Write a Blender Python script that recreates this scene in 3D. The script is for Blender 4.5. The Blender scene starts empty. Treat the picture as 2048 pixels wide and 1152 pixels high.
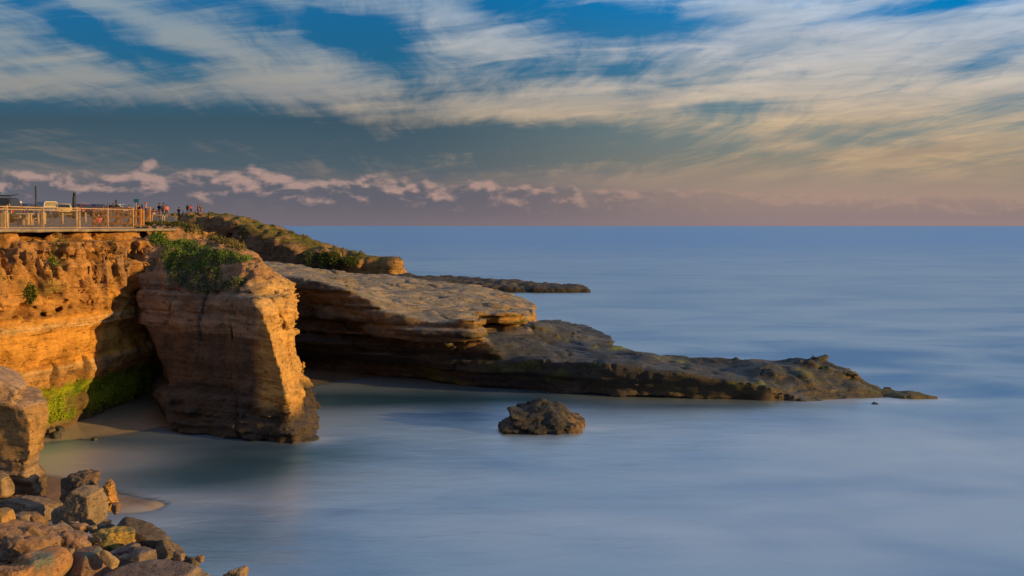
import bpy, bmesh, math, random
import numpy as np
from mathutils import Vector, Matrix

R = math.radians
H, F = 9.0, 2000.0            # eye height above the water, focal length in photograph pixels
sc = bpy.context.scene
COL = sc.collection

# ------------------------------------------------------------------ camera
cd = bpy.data.cameras.new("camera"); cam = bpy.data.objects.new("camera", cd); COL.objects.link(cam)
cam.location = (0, 0, H); cam.rotation_euler = (R(90), 0, 0)
cd.sensor_width = 36.0; cd.lens = 36.0 * F / 2048
cd.shift_y = -(576 - 452) / 2048.0
cd.clip_start = 0.1; cd.clip_end = 200000
sc.camera = cam
sc.view_settings.view_transform = 'Standard'; sc.view_settings.look = 'None'
sc.view_settings.exposure = 0.0; sc.view_settings.gamma = 1.0
sc.cycles.use_denoising = True
sc.cycles.max_bounces = 4; sc.cycles.glossy_bounces = 2; sc.cycles.transparent_max_bounces = 8; sc.cycles.caustics_reflective = False
sc.render.engine = 'CYCLES'

def P(px, py, Y):
    """world point seen at photograph pixel px, py at distance Y"""
    return ((px - 1024) / F * Y, Y, H - (py - 452) / F * Y)
def s2l(c):
    c /= 255.0
    return c / 12.92 if c <= 0.04045 else ((c + 0.055) / 1.055) ** 2.4
def lin(r, g, b): return (s2l(r), s2l(g), s2l(b), 1.0)

# ------------------------------------------------------------------ node helper
class S:
    """a socket with arithmetic"""
    def __init__(s, t, o): s.t, s.o = t, o
    def _m(s, op, *a):
        n = s.t.nodes.new('ShaderNodeMath'); n.operation = op
        for i, v in enumerate((s,) + a):
            if isinstance(v, S): s.t.links.new(v.o, n.inputs[i])
            else: n.inputs[i].default_value = v
        return S(s.t, n.outputs[0])
    def __add__(s, b): return s._m('ADD', b)
    def __radd__(s, b): return s._m('ADD', b)
    def __sub__(s, b): return s._m('SUBTRACT', b)
    def __rsub__(s, b): return (s * -1.0) + b
    def __mul__(s, b): return s._m('MULTIPLY', b)
    def __rmul__(s, b): return s._m('MULTIPLY', b)
    def __truediv__(s, b): return s._m('DIVIDE', b)
    def __rtruediv__(s, b):
        n = s.t.nodes.new('ShaderNodeMath'); n.operation = 'DIVIDE'; n.inputs[0].default_value = b; s.t.links.new(s.o, n.inputs[1]); return S(s.t, n.outputs[0])
    def max(s, b): return s._m('MAXIMUM', b)
    def min(s, b): return s._m('MINIMUM', b)
    def abs(s): return s._m('ABSOLUTE')
    def pow(s, b): return s._m('POWER', b)
    def exp(s): return s._m('EXPONENT')
    def sstep(s, a, b, lo=0.0, hi=1.0):
        n = s.t.nodes.new('ShaderNodeMapRange'); n.interpolation_type = 'SMOOTHSTEP'
        s.t.links.new(s.o, n.inputs[0])
        for i, v in zip((1, 2, 3, 4), (a, b, lo, hi)): n.inputs[i].default_value = v
        return S(s.t, n.outputs[0])
def xyz(t, x, y, z):
    n = t.nodes.new('ShaderNodeCombineXYZ')
    for i, v in enumerate((x, y, z)):
        if isinstance(v, S): t.links.new(v.o, n.inputs[i])
        else: n.inputs[i].default_value = v
    return S(t, n.outputs[0])
def sep(t, v):
    n = t.nodes.new('ShaderNodeSeparateXYZ'); t.links.new(v.o, n.inputs[0])
    return [S(t, o) for o in n.outputs]
def noise(t, v, scale, detail=4, rough=0.5, dist=0.0, lac=2.0):
    n = t.nodes.new('ShaderNodeTexNoise'); t.links.new(v.o, n.inputs['Vector'])
    n.inputs['Scale'].default_value = scale; n.inputs['Detail'].default_value = detail
    n.inputs['Roughness'].default_value = rough; n.inputs['Distortion'].default_value = dist
    n.inputs['Lacunarity'].default_value = lac
    return S(t, n.outputs['Fac'])
def mixc(t, f, a, b, blend='MIX'):
    n = t.nodes.new('ShaderNodeMix'); n.data_type = 'RGBA'; n.blend_type = blend; n.clamp_factor = True
    for i, v in ((0, f), (6, a), (7, b)):
        if isinstance(v, S): t.links.new(v.o, n.inputs[i])
        else: n.inputs[i].default_value = v
    return S(t, n.outputs[2])
def ramp(t, f, stops):
    n = t.nodes.new('ShaderNodeValToRGB'); t.links.new(f.o, n.inputs[0])
    e = n.color_ramp.elements
    while len(e) < len(stops): e.new(0.5)
    for k, (p, c) in enumerate(stops): e[k].position = p; e[k].color = c
    return S(t, n.outputs[0])

# ------------------------------------------------------------------ sun
SUN_EL, SUN_FRONT = R(8.5), R(19)       # low over the sea on the right, a little in front of the cliffs
sv = Vector((math.cos(SUN_FRONT) * math.cos(SUN_EL), -math.sin(SUN_FRONT) * math.cos(SUN_EL), math.sin(SUN_EL)))
sd = bpy.data.lights.new("sun", 'SUN'); so = bpy.data.objects.new("sun", sd); COL.objects.link(so)
sd.energy = 5.0; sd.angle = R(0.6); sd.color = (1.0, 0.57, 0.15)
so.rotation_euler = sv.to_track_quat('Z', 'Y').to_euler(); so.location = sv * 80

# ------------------------------------------------------------------ sky: clear air, high cirrus, a low bank of cumulus
def make_world():
    w = bpy.data.worlds.new("World"); sc.world = w; w.use_nodes = True
    t = w.node_tree; t.nodes.clear()
    out = t.nodes.new('ShaderNodeOutputWorld'); bg = t.nodes.new('ShaderNodeBackground')
    t.links.new(bg.outputs[0], out.inputs[0])
    tc = t.nodes.new('ShaderNodeTexCoord')
    d = S(t, tc.outputs['Generated']); dx, dy, dz = sep(t, d)
    ya = dy.abs().max(0.25)
    u = dx / ya; v = dz / ya                       # tangent of azimuth and of elevation
    q = lambda px: (px - 1024) / F
    k = lambda py: (452 - py) / F
    # clear air
    cl = ramp(t, v.max(0.0) / 0.6, [(0.0, lin(118, 108, 116)), (k(400) / .6, lin(104, 101, 112)), (k(330) / .6, lin(70, 90, 104)),
        (k(240) / .6, lin(50, 79, 98)), (k(150) / .6, lin(22, 96, 132)), (k(0) / .6, lin(0, 102, 156)), (1.0, lin(14, 58, 104))])
    sky = t.nodes.new('ShaderNodeTexSky'); sky.sky_type = 'NISHITA'; sky.sun_disc = False
    sky.sun_elevation = SUN_EL; sky.sun_rotation = R(90) + SUN_FRONT
    ni = mixc(t, 1.0, S(t, sky.outputs[0]), (0.08, 0.08, 0.08, 1), 'MULTIPLY')
    cl = mixc(t, 0.06, cl, ni)
    warm = ramp(t, v.max(0.0) / 0.6, [(0.0, lin(142, 124, 126)), (k(390) / .6, lin(164, 140, 126)), (k(320) / .6, lin(132, 132, 122)),
        (k(240) / .6, lin(112, 134, 138)), (k(150) / .6, lin(72, 122, 152)), (k(0) / .6, lin(0, 124, 188)), (1.0, lin(20, 72, 124))])
    cl = mixc(t, u.sstep(q(700), q(1650)), cl, warm)
    # cirrus: streaks that fan out from a point low over the horizon
    zz = v.max(0.0) + 0.05
    a = (u + 0.03) / zz; b = 0.9 / zz
    w1 = noise(t, xyz(t, a * 0.7, b * 0.16, 0.0), 1.0, 2, .5)
    w2 = noise(t, xyz(t, u * 5.0, v * 16.0, 3.0), 1.0, 3, .5)
    fan = noise(t, xyz(t, a * 1.05 + w2 * 0.9, b * 0.30 + w1 * 1.2, 1.7), 1.5, 6, .60, 0.25)
    hor = noise(t, xyz(t, u * 4.5 + w1 * 0.6, v * 27 + w2 * 1.6 - u * 1.2, 5.2), 1.15, 6, .58, 0.3)
    fib = noise(t, xyz(t, u * 6 + w1 * 1.5, v * 95 - u * 9.0 + w2 * 3.0, 2.2), 1.0, 4, .62, 0.4)
    fan2 = noise(t, xyz(t, a * 3.4 + w2 * 2.2, b * 0.55 + w1 * 1.6, 7.7), 1.5, 5, .62, 0.5)
    dens = fan * 1.05 + hor * 1.25 + fib * 0.80 + fan2 * 0.95 - 1.54
    blobs = [(150, 50, 170, 30, 24, -.55), (600, 38, 190, 32, 13, -.60), (755, 112, 95, 42, 40, -.34), (1225, 38, 170, 34, 3, -.85), (1250, 138, 150, 16, -3, -.45),
             (1480, 213, 150, 19, -2, -.50), (1880, 12, 130, 18, -8, -.55), (1000, 8, 60, 16, 0, -.4), (1480, 160, 150, 11, -8, -.28), (1960, 128, 110, 14, -8, -.30),
             (1650, 290, 330, 16, -6, -.25), (300, 252, 640, 40, 1, -.80), (1000, 302, 420, 34, -2, -.60), (100, 215, 300, 16, 0, -.2), (780, 45, 100, 14, 10, -.2),
             (380, 185, 460, 36, 0, .22), (350, 62, 260, 20, 23, .40), (1120, 222, 330, 26, -2, .34), (1640, 90, 330, 60, -14, .26), (1500, 255, 300, 24, -4, .30),
             (1800, 160, 340, 50, -6, .22), (930, 70, 120, 60, 20, .25), (900, 236, 120, 14, -12, .2), (1640, 302, 130, 14, 4, .34), (1960, 300, 180, 22, -8, .2),
             (60, 110, 200, 60, 10, .15), (70, 70, 120, 18, 20, -.30), (420, 118, 130, 12, 8, -.26), (880, 190, 160, 12, -4, -.2), (250, 95, 120, 10, 12, -.2)]
    for (px, py, rx, ry, an, am) in blobs:
        c_, s_ = math.cos(R(an)), math.sin(R(an))
        du = (u - q(px)) * F; dv = (v - k(py)) * -F
        e1 = (du * c_ + dv * s_) * (1 / rx); e2 = (dv * c_ - du * s_) * (1 / ry)
        dens = dens + ((e1 * e1 + e2 * e2) * -0.7).exp() * am
    # overhead, out of view: milky cloud added to lift the ambient, thinner higher up
    dens = dens + v.sstep(0.26, 0.6) * 0.32
    op = dens.sstep(-0.02, 0.88) * v.sstep(k(395), k(300), 0.0, 1.0)
    op = op * v.sstep(k(-300), k(-1500), 1.0, 0.62)
    cc = ramp(t, v.max(0.0) / 0.6, [(0.0, lin(190, 146, 122)), (k(340) / .6, lin(206, 170, 132)), (k(250) / .6, lin(214, 184, 146)),
        (k(150) / .6, lin(206, 196, 184)), (k(60) / .6, lin(196, 200, 208)), (k(0) / .6, lin(186, 202, 220)), (1.0, lin(190, 199, 212))])
    cg = ramp(t, v.max(0.0) / 0.6, [(0.0, lin(140, 118, 116)), (k(300) / .6, lin(136, 124, 118)), (k(220) / .6, lin(150, 144, 136)),
        (k(120) / .6, lin(154, 156, 152)), (k(0) / .6, lin(140, 158, 168)), (1.0, lin(170, 182, 198))])
    cir = mixc(t, u.sstep(q(350), q(1350)), cg, cc)
    shade = noise(t, xyz(t, u * 7 + w1 * 1.5, v * 52 - u * 4.0 + w2 * 2.0, 9.1), 1.0, 5, .6, 0.3)
    cir = mixc(t, shade.sstep(0.32, 0.68, 0.0, 0.52), cir, mixc(t, v.sstep(k(320), k(60)), lin(112, 110, 108), lin(128, 150, 168)))
    col = mixc(t, op * 0.93, cl, cir)
    # cumulus bank: soft grey base, lumpy lit tops, sinking to the right
    cen = k(360) - (u - q(0)).max(0.0) * 0.021
    cx_ = noise(t, xyz(t, u * 7.5 + 1.3, v * 9.0, 4.0), 1.0, 2, .5)
    pf = noise(t, xyz(t, u * 34, v * 66, 0.3), 1.0, 4, .52, 0.2)
    pf2 = noise(t, xyz(t, u * 34 + 0.16, v * 66 + 0.42, 0.3), 1.0, 4, .52, 0.2)
    e1 = (u - q(305)) * (F / 26.0); e2 = (v - k(322)) * (F / 20.0); tow = ((e1 * e1 + e2 * e2) * -1.0).exp()
    e1 = (u - q(495)) * (F / 60.0); e2 = (v - k(348)) * (F / 26.0); tow = tow * 0.62 + ((e1 * e1 + e2 * e2) * -1.0).exp() * 0.45
    rel = (v - cen) * 46.0                        # 1 unit is about 55 photograph pixels
    thin = u.sstep(q(700), q(1500), 1.0, 2.3)
    cud = (pf - 0.5) * 1.8 + (cx_ - 0.5) * 0.8 + tow - rel.max(0.0) * thin * 1.05 + 0.50
    below = rel.sstep(-1.9, -0.2)
    m = cud.sstep(-0.10, 0.38) * below
    m = m * u.sstep(q(900), q(1500), 1.0, 0.25)
    lit = ((pf - pf2) * 4.2 + (rel + 0.10) * 0.95 + tow * 0.35).sstep(-0.45, 0.62)
    cuc = mixc(t, lit, lin(90, 92, 106), mixc(t, u.sstep(q(600), q(1500)), lin(184, 152, 142), lin(184, 146, 130)))
    col = mixc(t, m * (lit * 0.26 + 0.52), col, cuc)
    # thin pinkish haze right above the horizon, under the ground the sea's own colour
    col = mixc(t, v.sstep(0.014, 0.0, 0.0, 0.65), col, mixc(t, u.sstep(q(500), q(1900)), lin(112, 106, 118), lin(152, 130, 128)))
    # the sky opposite the sunset is already much dimmer
    col = mixc(t, (dy - dx * 0.6).sstep(-0.1, -0.9, 0.0, 0.45), col, lin(22, 34, 52))
    col = mixc(t, dz.sstep(-0.002, -0.02), col, lin(70, 95, 125))
    w.cycles.sampling_method = 'MANUAL'; w.cycles.sample_map_resolution = 512
    t.links.new(col.o, bg.inputs[0]); bg.inputs[1].default_value = 1.0
make_world()

# ------------------------------------------------------------------ fast noise on numpy arrays
_rg = np.random.RandomState(7)
_perm = _rg.permutation(256).astype(np.int32); _perm = np.concatenate([_perm, _perm, _perm])
_g = _rg.normal(size=(256, 3)).astype(np.float32); _g /= np.linalg.norm(_g, axis=1)[:, None]
def pn(x, y, z):
    x = np.asarray(x, np.float32); y = np.asarray(y, np.float32); z = np.asarray(z, np.float32)
    x, y, z = np.broadcast_arrays(x, y, z)
    xi = np.floor(x).astype(np.int32); yi = np.floor(y).astype(np.int32); zi = np.floor(z).astype(np.int32)
    xf = x - xi; yf = y - yi; zf = z - zi
    u = xf * xf * xf * (xf * (xf * 6 - 15) + 10); v = yf * yf * yf * (yf * (yf * 6 - 15) + 10); w = zf * zf * zf * (zf * (zf * 6 - 15) + 10)
    out = 0
    for i in (0, 1):
        a = _perm[(xi + i) & 255]; wu = u if i else 1 - u
        for j in (0, 1):
            b = _perm[a + ((yi + j) & 255)]; wv = v if j else 1 - v
            for k in (0, 1):
                g = _g[_perm[b + ((zi + k) & 255)]]
                ww = w if k else 1 - w
                out = out + wu * wv * ww * (g[..., 0] * (xf - i) + g[..., 1] * (yf - j) + g[..., 2] * (zf - k))
    return out * 1.5
def fbm(x, y, z, octv=4, gain=0.5, ridge=False):
    s = 0; a = 1.0; t = 0
    for o in range(octv):
        n = pn(x + 17.3 * o, y - 9.1 * o, z + 5.7 * o)
        s = s + a * ((1 - 2 * np.abs(n)) if ridge else n); t += a
        a *= gain; x = x * 2.03; y = y * 2.03; z = z * 2.03
    return s / t
def sst(a, b, x):
    t = np.clip((x - a) / (b - a), 0, 1); return t * t * (3 - 2 * t)
def smax(a, b, k):
    h = np.clip(0.5 + 0.5 * (a - b) / k, 0, 1); return b + (a - b) * h + k * h * (1 - h)
def smin(a, b, k): return -smax(-a, -b, k)

def poly_sd(pts, X, Y):
    """signed distance (inside negative) from a closed 2-D outline"""
    d2 = np.full(X.shape, 1e9, np.float32); ins = np.zeros(X.shape, bool)
    n = len(pts)
    for i in range(n):
        ax, ay = pts[i]; bx, by = pts[(i + 1) % n]
        ex, ey = bx - ax, by - ay
        t = np.clip(((X - ax) * ex + (Y - ay) * ey) / (ex * ex + ey * ey + 1e-9), 0, 1)
        d2 = np.minimum(d2, (X - ax - t * ex) ** 2 + (Y - ay - t * ey) ** 2)
        if abs(by - ay) > 1e-9:
            c = ((ay > Y) != (by > Y)) & (X < (bx - ax) * (Y - ay) / (by - ay) + ax)
            ins ^= c
    d = np.sqrt(d2); d[ins] *= -1
    return d
def levels_sd(levels, X, Y, zs):
    """stack of outlines keyed by height -> 3-D array of signed distances"""
    ks = sorted(levels)
    out = np.empty(X.shape + (len(zs),), np.float32)
    for i, z in enumerate(zs):
        z = min(max(z, ks[0]), ks[-1])
        j = max(k for k in range(len(ks)) if ks[k] <= z)
        j2 = min(j + 1, len(ks) - 1)
        f = 0 if j == j2 else (z - ks[j]) / (ks[j2] - ks[j])
        A, B = np.array(levels[ks[j]], float), np.array(levels[ks[j2]], float)
        out[:, :, i] = poly_sd([tuple(p) for p in A * (1 - f) + B * f], X, Y)
    return out
def rbf(pts, X, Y, smooth=0.0):
    """smooth surface through scattered (x, y, z) points"""
    p = np.array(pts, float); n = len(p)
    def ph(r2): return np.sqrt(r2 + 0.3)
    A = np.zeros((n + 3, n + 3)); r2 = ((p[:, None, :2] - p[None, :, :2]) ** 2).sum(2)
    A[:n, :n] = ph(r2) - smooth * np.eye(n); A[:n, n] = 1; A[:n, n + 1:] = p[:, :2]; A[n:, :n] = A[:n, n:].T
    w = np.linalg.solve(A, np.concatenate([p[:, 2], np.zeros(3)]))
    out = w[n] + w[n + 1] * X + w[n + 2] * Y
    for i in range(n): out = out + w[i] * ph((X - p[i, 0]) ** 2 + (Y - p[i, 1]) ** 2)
    return out
class Grid:
    def __init__(s, lo, hi, h):
        s.lo = np.array(lo, float); s.h = h
        s.n = [int(round((hi[i] - lo[i]) / h)) + 1 for i in range(3)]
        s.x, s.y, s.z = [lo[i] + h * np.arange(s.n[i]) for i in range(3)]
        s.X2, s.Y2 = np.meshgrid(s.x, s.y, indexing='ij')
        s.X3 = s.x[:, None, None].astype(np.float32); s.Y3 = s.y[None, :, None].astype(np.float32); s.Z3 = s.z[None, None, :].astype(np.float32)
    def rough(s, D, fn, band):
        """add fn(x, y, z) to D near the surface only"""
        m = np.abs(D) < band
        i, j, k = np.nonzero(m)
        s.m = m
        D[m] += fn(s.x[i].astype(np.float32), s.y[j].astype(np.float32), s.z[k].astype(np.float32)).astype(D.dtype)
        return D
def surface(D, g, relax=1):
    """surface nets: density grid -> vertices, quads"""
    D = D.copy(); 
    for a in range(3):
        sl = [slice(None)] * 3; sl[a] = 0; D[tuple(sl)] = np.abs(D[tuple(sl)]) + 1e-3
        sl[a] = -1; D[tuple(sl)] = np.abs(D[tuple(sl)]) + 1e-3
    Sg = (D < 0); n = np.array(D.shape) - 1
    c = np.zeros(tuple(n), np.int8); cor = [(a, b, e) for a in (0, 1) for b in (0, 1) for e in (0, 1)]
    for a, b, e in cor: c += Sg[a:a + n[0], b:b + n[1], e:e + n[2]]
    act = (c > 0) & (c < 8)
    I = np.argwhere(act); pos = np.zeros((len(I), 3)); cnt = np.zeros(len(I))
    val = {q: D[I[:, 0] + q[0], I[:, 1] + q[1], I[:, 2] + q[2]] for q in cor}
    for q in cor:
        for ax in range(3):
            if q[ax] == 0:
                r = list(q); r[ax] = 1; va, vb = val[q], val[tuple(r)]
                m = (va < 0) != (vb < 0)
                t = np.where(m, va / np.where(m, va - vb, 1), 0)
                pt = np.array(q, float)[None, :].repeat(len(I), 0); pt[:, ax] += t
                pos += pt * m[:, None]; cnt += m
    V = I + pos / cnt[:, None]
    idx = -np.ones(act.shape, np.int64); idx[act] = np.arange(len(I))
    quads = []
    for ax in range(3):
        o1, o2 = [(1, 2), (2, 0), (0, 1)][ax]
        sl0 = [slice(None)] * 3; sl1 = [slice(None)] * 3; sl0[ax] = slice(0, -1); sl1[ax] = slice(1, None)
        A, B = Sg[tuple(sl0)], Sg[tuple(sl1)]
        ed = np.argwhere(A != B)
        ed = ed[(ed[:, o1] > 0) & (ed[:, o2] > 0) & (ed[:, o1] < n[o1]) & (ed[:, o2] < n[o2])]
        fl = A[ed[:, 0], ed[:, 1], ed[:, 2]]
        def at(d1, d2):
            e = ed.copy(); e[:, o1] += d1; e[:, o2] += d2
            return idx[e[:, 0], e[:, 1], e[:, 2]]
        Q = np.stack([at(-1, -1), at(0, -1), at(0, 0), at(-1, 0)], 1)
        Q[~fl] = Q[~fl][:, ::-1]
        quads.append(Q)
    Q = np.concatenate(quads)
    for _ in range(relax):                                   # even the net out so the lattice does not show
        A = np.zeros_like(V); W = np.zeros(len(V))
        for a in range(4):
            b = (a + 1) % 4
            np.add.at(A, Q[:, a], V[Q[:, b]]); np.add.at(W, Q[:, a], 1)
            np.add.at(A, Q[:, b], V[Q[:, a]]); np.add.at(W, Q[:, b], 1)
        V = V * .5 + A / np.maximum(W, 1)[:, None] * .5
    return V * g.h + g.lo, Q
def mesh_obj(name, V, Q, mat, col=None, smooth=True, parent=None):
    me = bpy.data.meshes.new(name); V = np.asarray(V, np.float32); Q = np.asarray(Q, np.int32)
    k = Q.shape[1]
    me.vertices.add(len(V)); me.vertices.foreach_set('co', V.ravel())
    me.loops.add(Q.size); me.loops.foreach_set('vertex_index', Q.ravel())
    me.polygons.add(len(Q)); me.polygons.foreach_set('loop_start', np.arange(0, Q.size, k, dtype=np.int32))
    me.polygons.foreach_set('use_smooth', np.full(len(Q), smooth))
    me.update(calc_edges=True); me.validate()
    if col is not None:
        at = me.color_attributes.new('Col', 'FLOAT_COLOR', 'POINT')
        c4 = np.ones((len(V), 4), np.float32); c4[:, :col.shape[1]] = col
        at.data.foreach_set('color', c4.ravel())
    me.materials.append(mat)
    o = bpy.data.objects.new(name, me); COL.objects.link(o)
    if parent: o.parent = parent
    return o
def vnormals(V, Q):
    n = np.cross(V[Q[:, 2]] - V[Q[:, 0]], V[Q[:, 3]] - V[Q[:, 1]])
    N = np.zeros_like(V)
    for i in range(4): np.add.at(N, Q[:, i], n)
    return N / (np.linalg.norm(N, axis=1)[:, None] + 1e-9)
def tag(o, label=None, cat=None, group=None, kind=None):
    for k_, v_ in (('label', label), ('category', cat), ('group', group), ('kind', kind)):
        if v_: o[k_] = v_
    return o

# ------------------------------------------------------------------ materials
def new_mat(name):
    m = bpy.data.materials.new(name); m.use_nodes = True; t = m.node_tree; t.nodes.clear()
    out = t.nodes.new('ShaderNodeOutputMaterial'); b = t.nodes.new('ShaderNodeBsdfPrincipled')
    t.links.new(b.outputs[0], out.inputs[0])
    return m, t, b
def bump(t, b, h, dist, strength=1.0):
    n = t.nodes.new('ShaderNodeBump'); n.inputs['Strength'].default_value = strength; n.inputs['Distance'].default_value = dist
    t.links.new(h.o, n.inputs['Height']); t.links.new(n.outputs[0], b.inputs['Normal'])
def wpos(t):
    n = t.nodes.new('ShaderNodeNewGeometry'); return S(t, n.outputs['Position'])
def opos(t):
    n = t.nodes.new('ShaderNodeTexCoord'); return S(t, n.outputs['Object'])
def attr(t, name='Col'):
    n = t.nodes.new('ShaderNodeAttribute'); n.attribute_name = name; return S(t, n.outputs['Color']), S(t, n.outputs['Alpha'])
def vscale(t, p, s):
    n = t.nodes.new('ShaderNodeVectorMath'); n.operation = 'MULTIPLY'; t.links.new(p.o, n.inputs[0]); n.inputs[1].default_value = s
    return S(t, n.outputs[0])
def rock_mat(name, fine=1.0, bd=0.06, strata=True, spec=0.25, contrast=0.55):
    """zoned rock: colour zones ride on the mesh (alpha = wetness), grain and beds come from noise"""
    m, t, b = new_mat(name); p = wpos(t); c, wet = attr(t)
    n1 = noise(t, p, 1.3 * fine, 8, .68); n2 = noise(t, p, 9.0 * fine, 6, .65)
    v = (n1 - 0.5) * 1.3 + (n2 - 0.5) * 0.9
    if strata:
        n3 = noise(t, vscale(t, p, (0.55, 0.55, 5.0)), 1.3 * fine, 6, .65, .6); v = v + (n3 - 0.5) * 0.8
    n4 = noise(t, vscale(t, p, (.8, .8, 1.7)), 2.6 * fine, 4, .62, .8); pit = n4.sstep(0.57, 0.68)
    f = (v * contrast * 2.4 + 1.0).max(0.25) * (pit * -0.42 + 1.0)
    cm = t.nodes.new('ShaderNodeVectorMath'); cm.operation = 'SCALE'; t.links.new(c.o, cm.inputs[0]); t.links.new(f.o, cm.inputs[3])
    t.links.new(cm.outputs[0], b.inputs['Base Color'])
    ro = (wet * -0.5) + 0.92
    t.links.new(ro.o, b.inputs['Roughness']); b.inputs['Specular IOR Level'].default_value = spec
    sp = wet * 0.35 + spec; t.links.new(sp.o, b.inputs['Specular IOR Level'])
    hgt = n1 * 1.2 + n2 * 0.35 - pit * 0.35
    if strata: hgt = hgt + n3 * 1.2
    bump(t, b, hgt, bd * 1.7, 1.0)
    return m
def plain(name, c, rough=0.6, metal=0.0, var=0.15, scale=6.0, spec=0.4):
    m, t, b = new_mat(name); p = opos(t)
    n = noise(t, p, scale, 5, .6)
    col = mixc(t, n.sstep(.3, .7), tuple(x * (1 - var) for x in c[:3]) + (1,), tuple(min(1, x * (1 + var)) for x in c[:3]) + (1,))
    t.links.new(col.o, b.inputs['Base Color']); b.inputs['Roughness'].default_value = rough; b.inputs['Metallic'].default_value = metal
    b.inputs['Specular IOR Level'].default_value = spec
    return m

# ------------------------------------------------------------------ sea
def make_sea():
    m, t, b = new_mat("sea_water"); p = wpos(t)
    t.nodes.remove(b)
    out = [n for n in t.nodes if n.type == 'OUTPUT_MATERIAL'][0]
    c, al = attr(t)
    n1 = noise(t, vscale(t, p, (.07, .11, 1)), 1.0, 5, .5, .5)
    n2 = noise(t, vscale(t, p, (.011, .03, 1)), 1.0, 5, .55, .4)
    n3 = noise(t, vscale(t, p, (.5, 1.6, 1)), 1.0, 3, .55, .4)
    py_ = sep(t, p)[1]; milk = ((n1 - .5) * 1.7 + (n2 - .5) * 1.5) * py_.sstep(50, 130, 1.0, 0.28) + (n3 - .5) * 0.15 + 0.48
    base = mixc(t, milk.sstep(0.1, 0.62), (.06, .17, .40, 1), (.33, .50, .72, 1))
    cx, cy, cz = sep(t, c)                       # r: shore foam plus painted sky reflection, g: painted reflection of dark rocks
    base = mixc(t, py_.sstep(70, 500, 0.0, 0.75), base, (.06, .22, .58, 1)); base = mixc(t, cy, base, (.015, .06, .09, 1))
    base = mixc(t, cx, base, (.58, .70, .86, 1))
    df = t.nodes.new('ShaderNodeBsdfDiffuse'); t.links.new(base.o, df.inputs[0])
    gl = t.nodes.new('ShaderNodeBsdfGlossy'); gl.inputs['Roughness'].default_value = 0.38; gt = mixc(t, milk.sstep(0.0, 0.75), (.32, .55, .80, 1), (.66, .80, .90, 1)); gt = mixc(t, py_.sstep(70, 600, 0.0, 0.8), gt, (.40, .64, .95, 1)); gt = mixc(t, cx * 0.8, gt, (.95, .97, 1, 1)); gt = mixc(t, cy, gt, (.12, .32, .42, 1)); t.links.new(gt.o, gl.inputs[0])
    nb = t.nodes.new('ShaderNodeBump'); nb.inputs['Strength'].default_value = 0.35; nb.inputs['Distance'].default_value = 0.25
    wv = noise(t, vscale(t, p, (.35, .8, 1)), 1.0, 4, .55, .3)
    t.links.new(wv.o, nb.inputs['Height']); t.links.new(nb.outputs[0], gl.inputs['Normal'])
    lw = t.nodes.new('ShaderNodeLayerWeight'); lw.inputs[0].default_value = 0.5
    fac = S(t, lw.outputs['Facing']).sstep(0.3, 1.0, 0.56, 0.74)
    mx = t.nodes.new('ShaderNodeMixShader'); t.links.new(fac.o, mx.inputs[0]); t.links.new(df.outputs[0], mx.inputs[1]); t.links.new(gl.outputs[0], mx.inputs[2])
    # thin edge of the wash lets the sand show through
    tr = t.nodes.new('ShaderNodeBsdfTransparent'); m2 = t.nodes.new('ShaderNodeMixShader')
    t.links.new(cz.o, m2.inputs[0]); t.links.new(mx.outputs[0], m2.inputs[1]); t.links.new(tr.outputs[0], m2.inputs[2])
    t.links.new(m2.outputs[0], out.inputs[0])
    def axis(lo, hi, a0, a1, st):
        mid = np.arange(a0, a1 + 1e-6, st)
        g = st * np.cumprod(np.full(60, 1.22)).cumsum()
        return np.concatenate([(a0 - g[a0 - g > lo])[::-1], mid, a1 + g[a1 + g < hi]])
    xs = axis(-60000, 60000, -26, 30, .3); ys = axis(-60, 90000, 20, 70, .3)
    X, Y = np.meshgrid(xs, ys, indexing='ij')
    nx, ny = X.shape
    V = np.stack([X.ravel(), Y.ravel(), np.zeros(X.size)], 1)
    i = (np.arange(nx - 1)[:, None] * ny + np.arange(ny - 1)[None, :]).ravel()
    Q = np.stack([i, i + ny, i + ny + 1, i + 1], 1)
    bz = beach_z(X, Y).ravel()
    x, y = X.ravel(), Y.ravel()
    near = (x > -30) & (x < 31) & (y > 15) & (y < 75)
    n = fbm(x * .25, y * .45, 0 * x, 4)
    col = np.zeros((len(V), 3))
    def blob(px, py, rx, ry): 
        X0, Y0, _ = P(px, py, H * F / (py - 452)); return np.exp(-((x - X0) / rx) ** 2 - ((y - Y0) / ry) ** 2)
    foam = 1.4 * (0.85 * blob(160, 925, 3.2, 2.2) + .5 * blob(60, 930, 4, 3) + .75 * blob(345, 1000, 2.6, .9) + .55 * blob(320, 1045, 1.5, 1.0) + .5 * blob(630, 884, .7, .6) \
        + .5 * blob(1185, 858, .9, .5) + .55 * blob(1720, 800, 3.0, .9) + .35 * blob(1600, 870, 9, 3.5) + .42 * blob(1850, 1000, 8, 5) + .35 * blob(1500, 1090, 6, 3) + .35 * blob(1960, 900, 7, 4) + .25 * blob(1250, 950, 6, 3) + .35 * blob(1100, 1050, 6, 2) \
        + .35 * blob(720, 965, 4, 2.5) + .3 * blob(1080, 862, 2.5, 1.2) + .2 * blob(560, 1010, 3, 2)) + .5 * blob(640, 878, .9, .8) + .45 * blob(1200, 852, 1.6, .7) + .5 * blob(1800, 806, 2.5, .8)
    rock_refl = 1.1 * blob(430, 945, 4.6, 2.6) + .75 * blob(560, 905, 4.0, 1.8) + .9 * blob(720, 800, 5, 2.5) + .7 * blob(1000, 800, 6, 1.3) + .5 * blob(1400, 812, 5, .9) + .45 * blob(420, 1090, 2.2, 2.2) + .5 * blob(640, 800, 3, 3) + .45 * blob(1060, 866, 2.2, .5)
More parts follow.
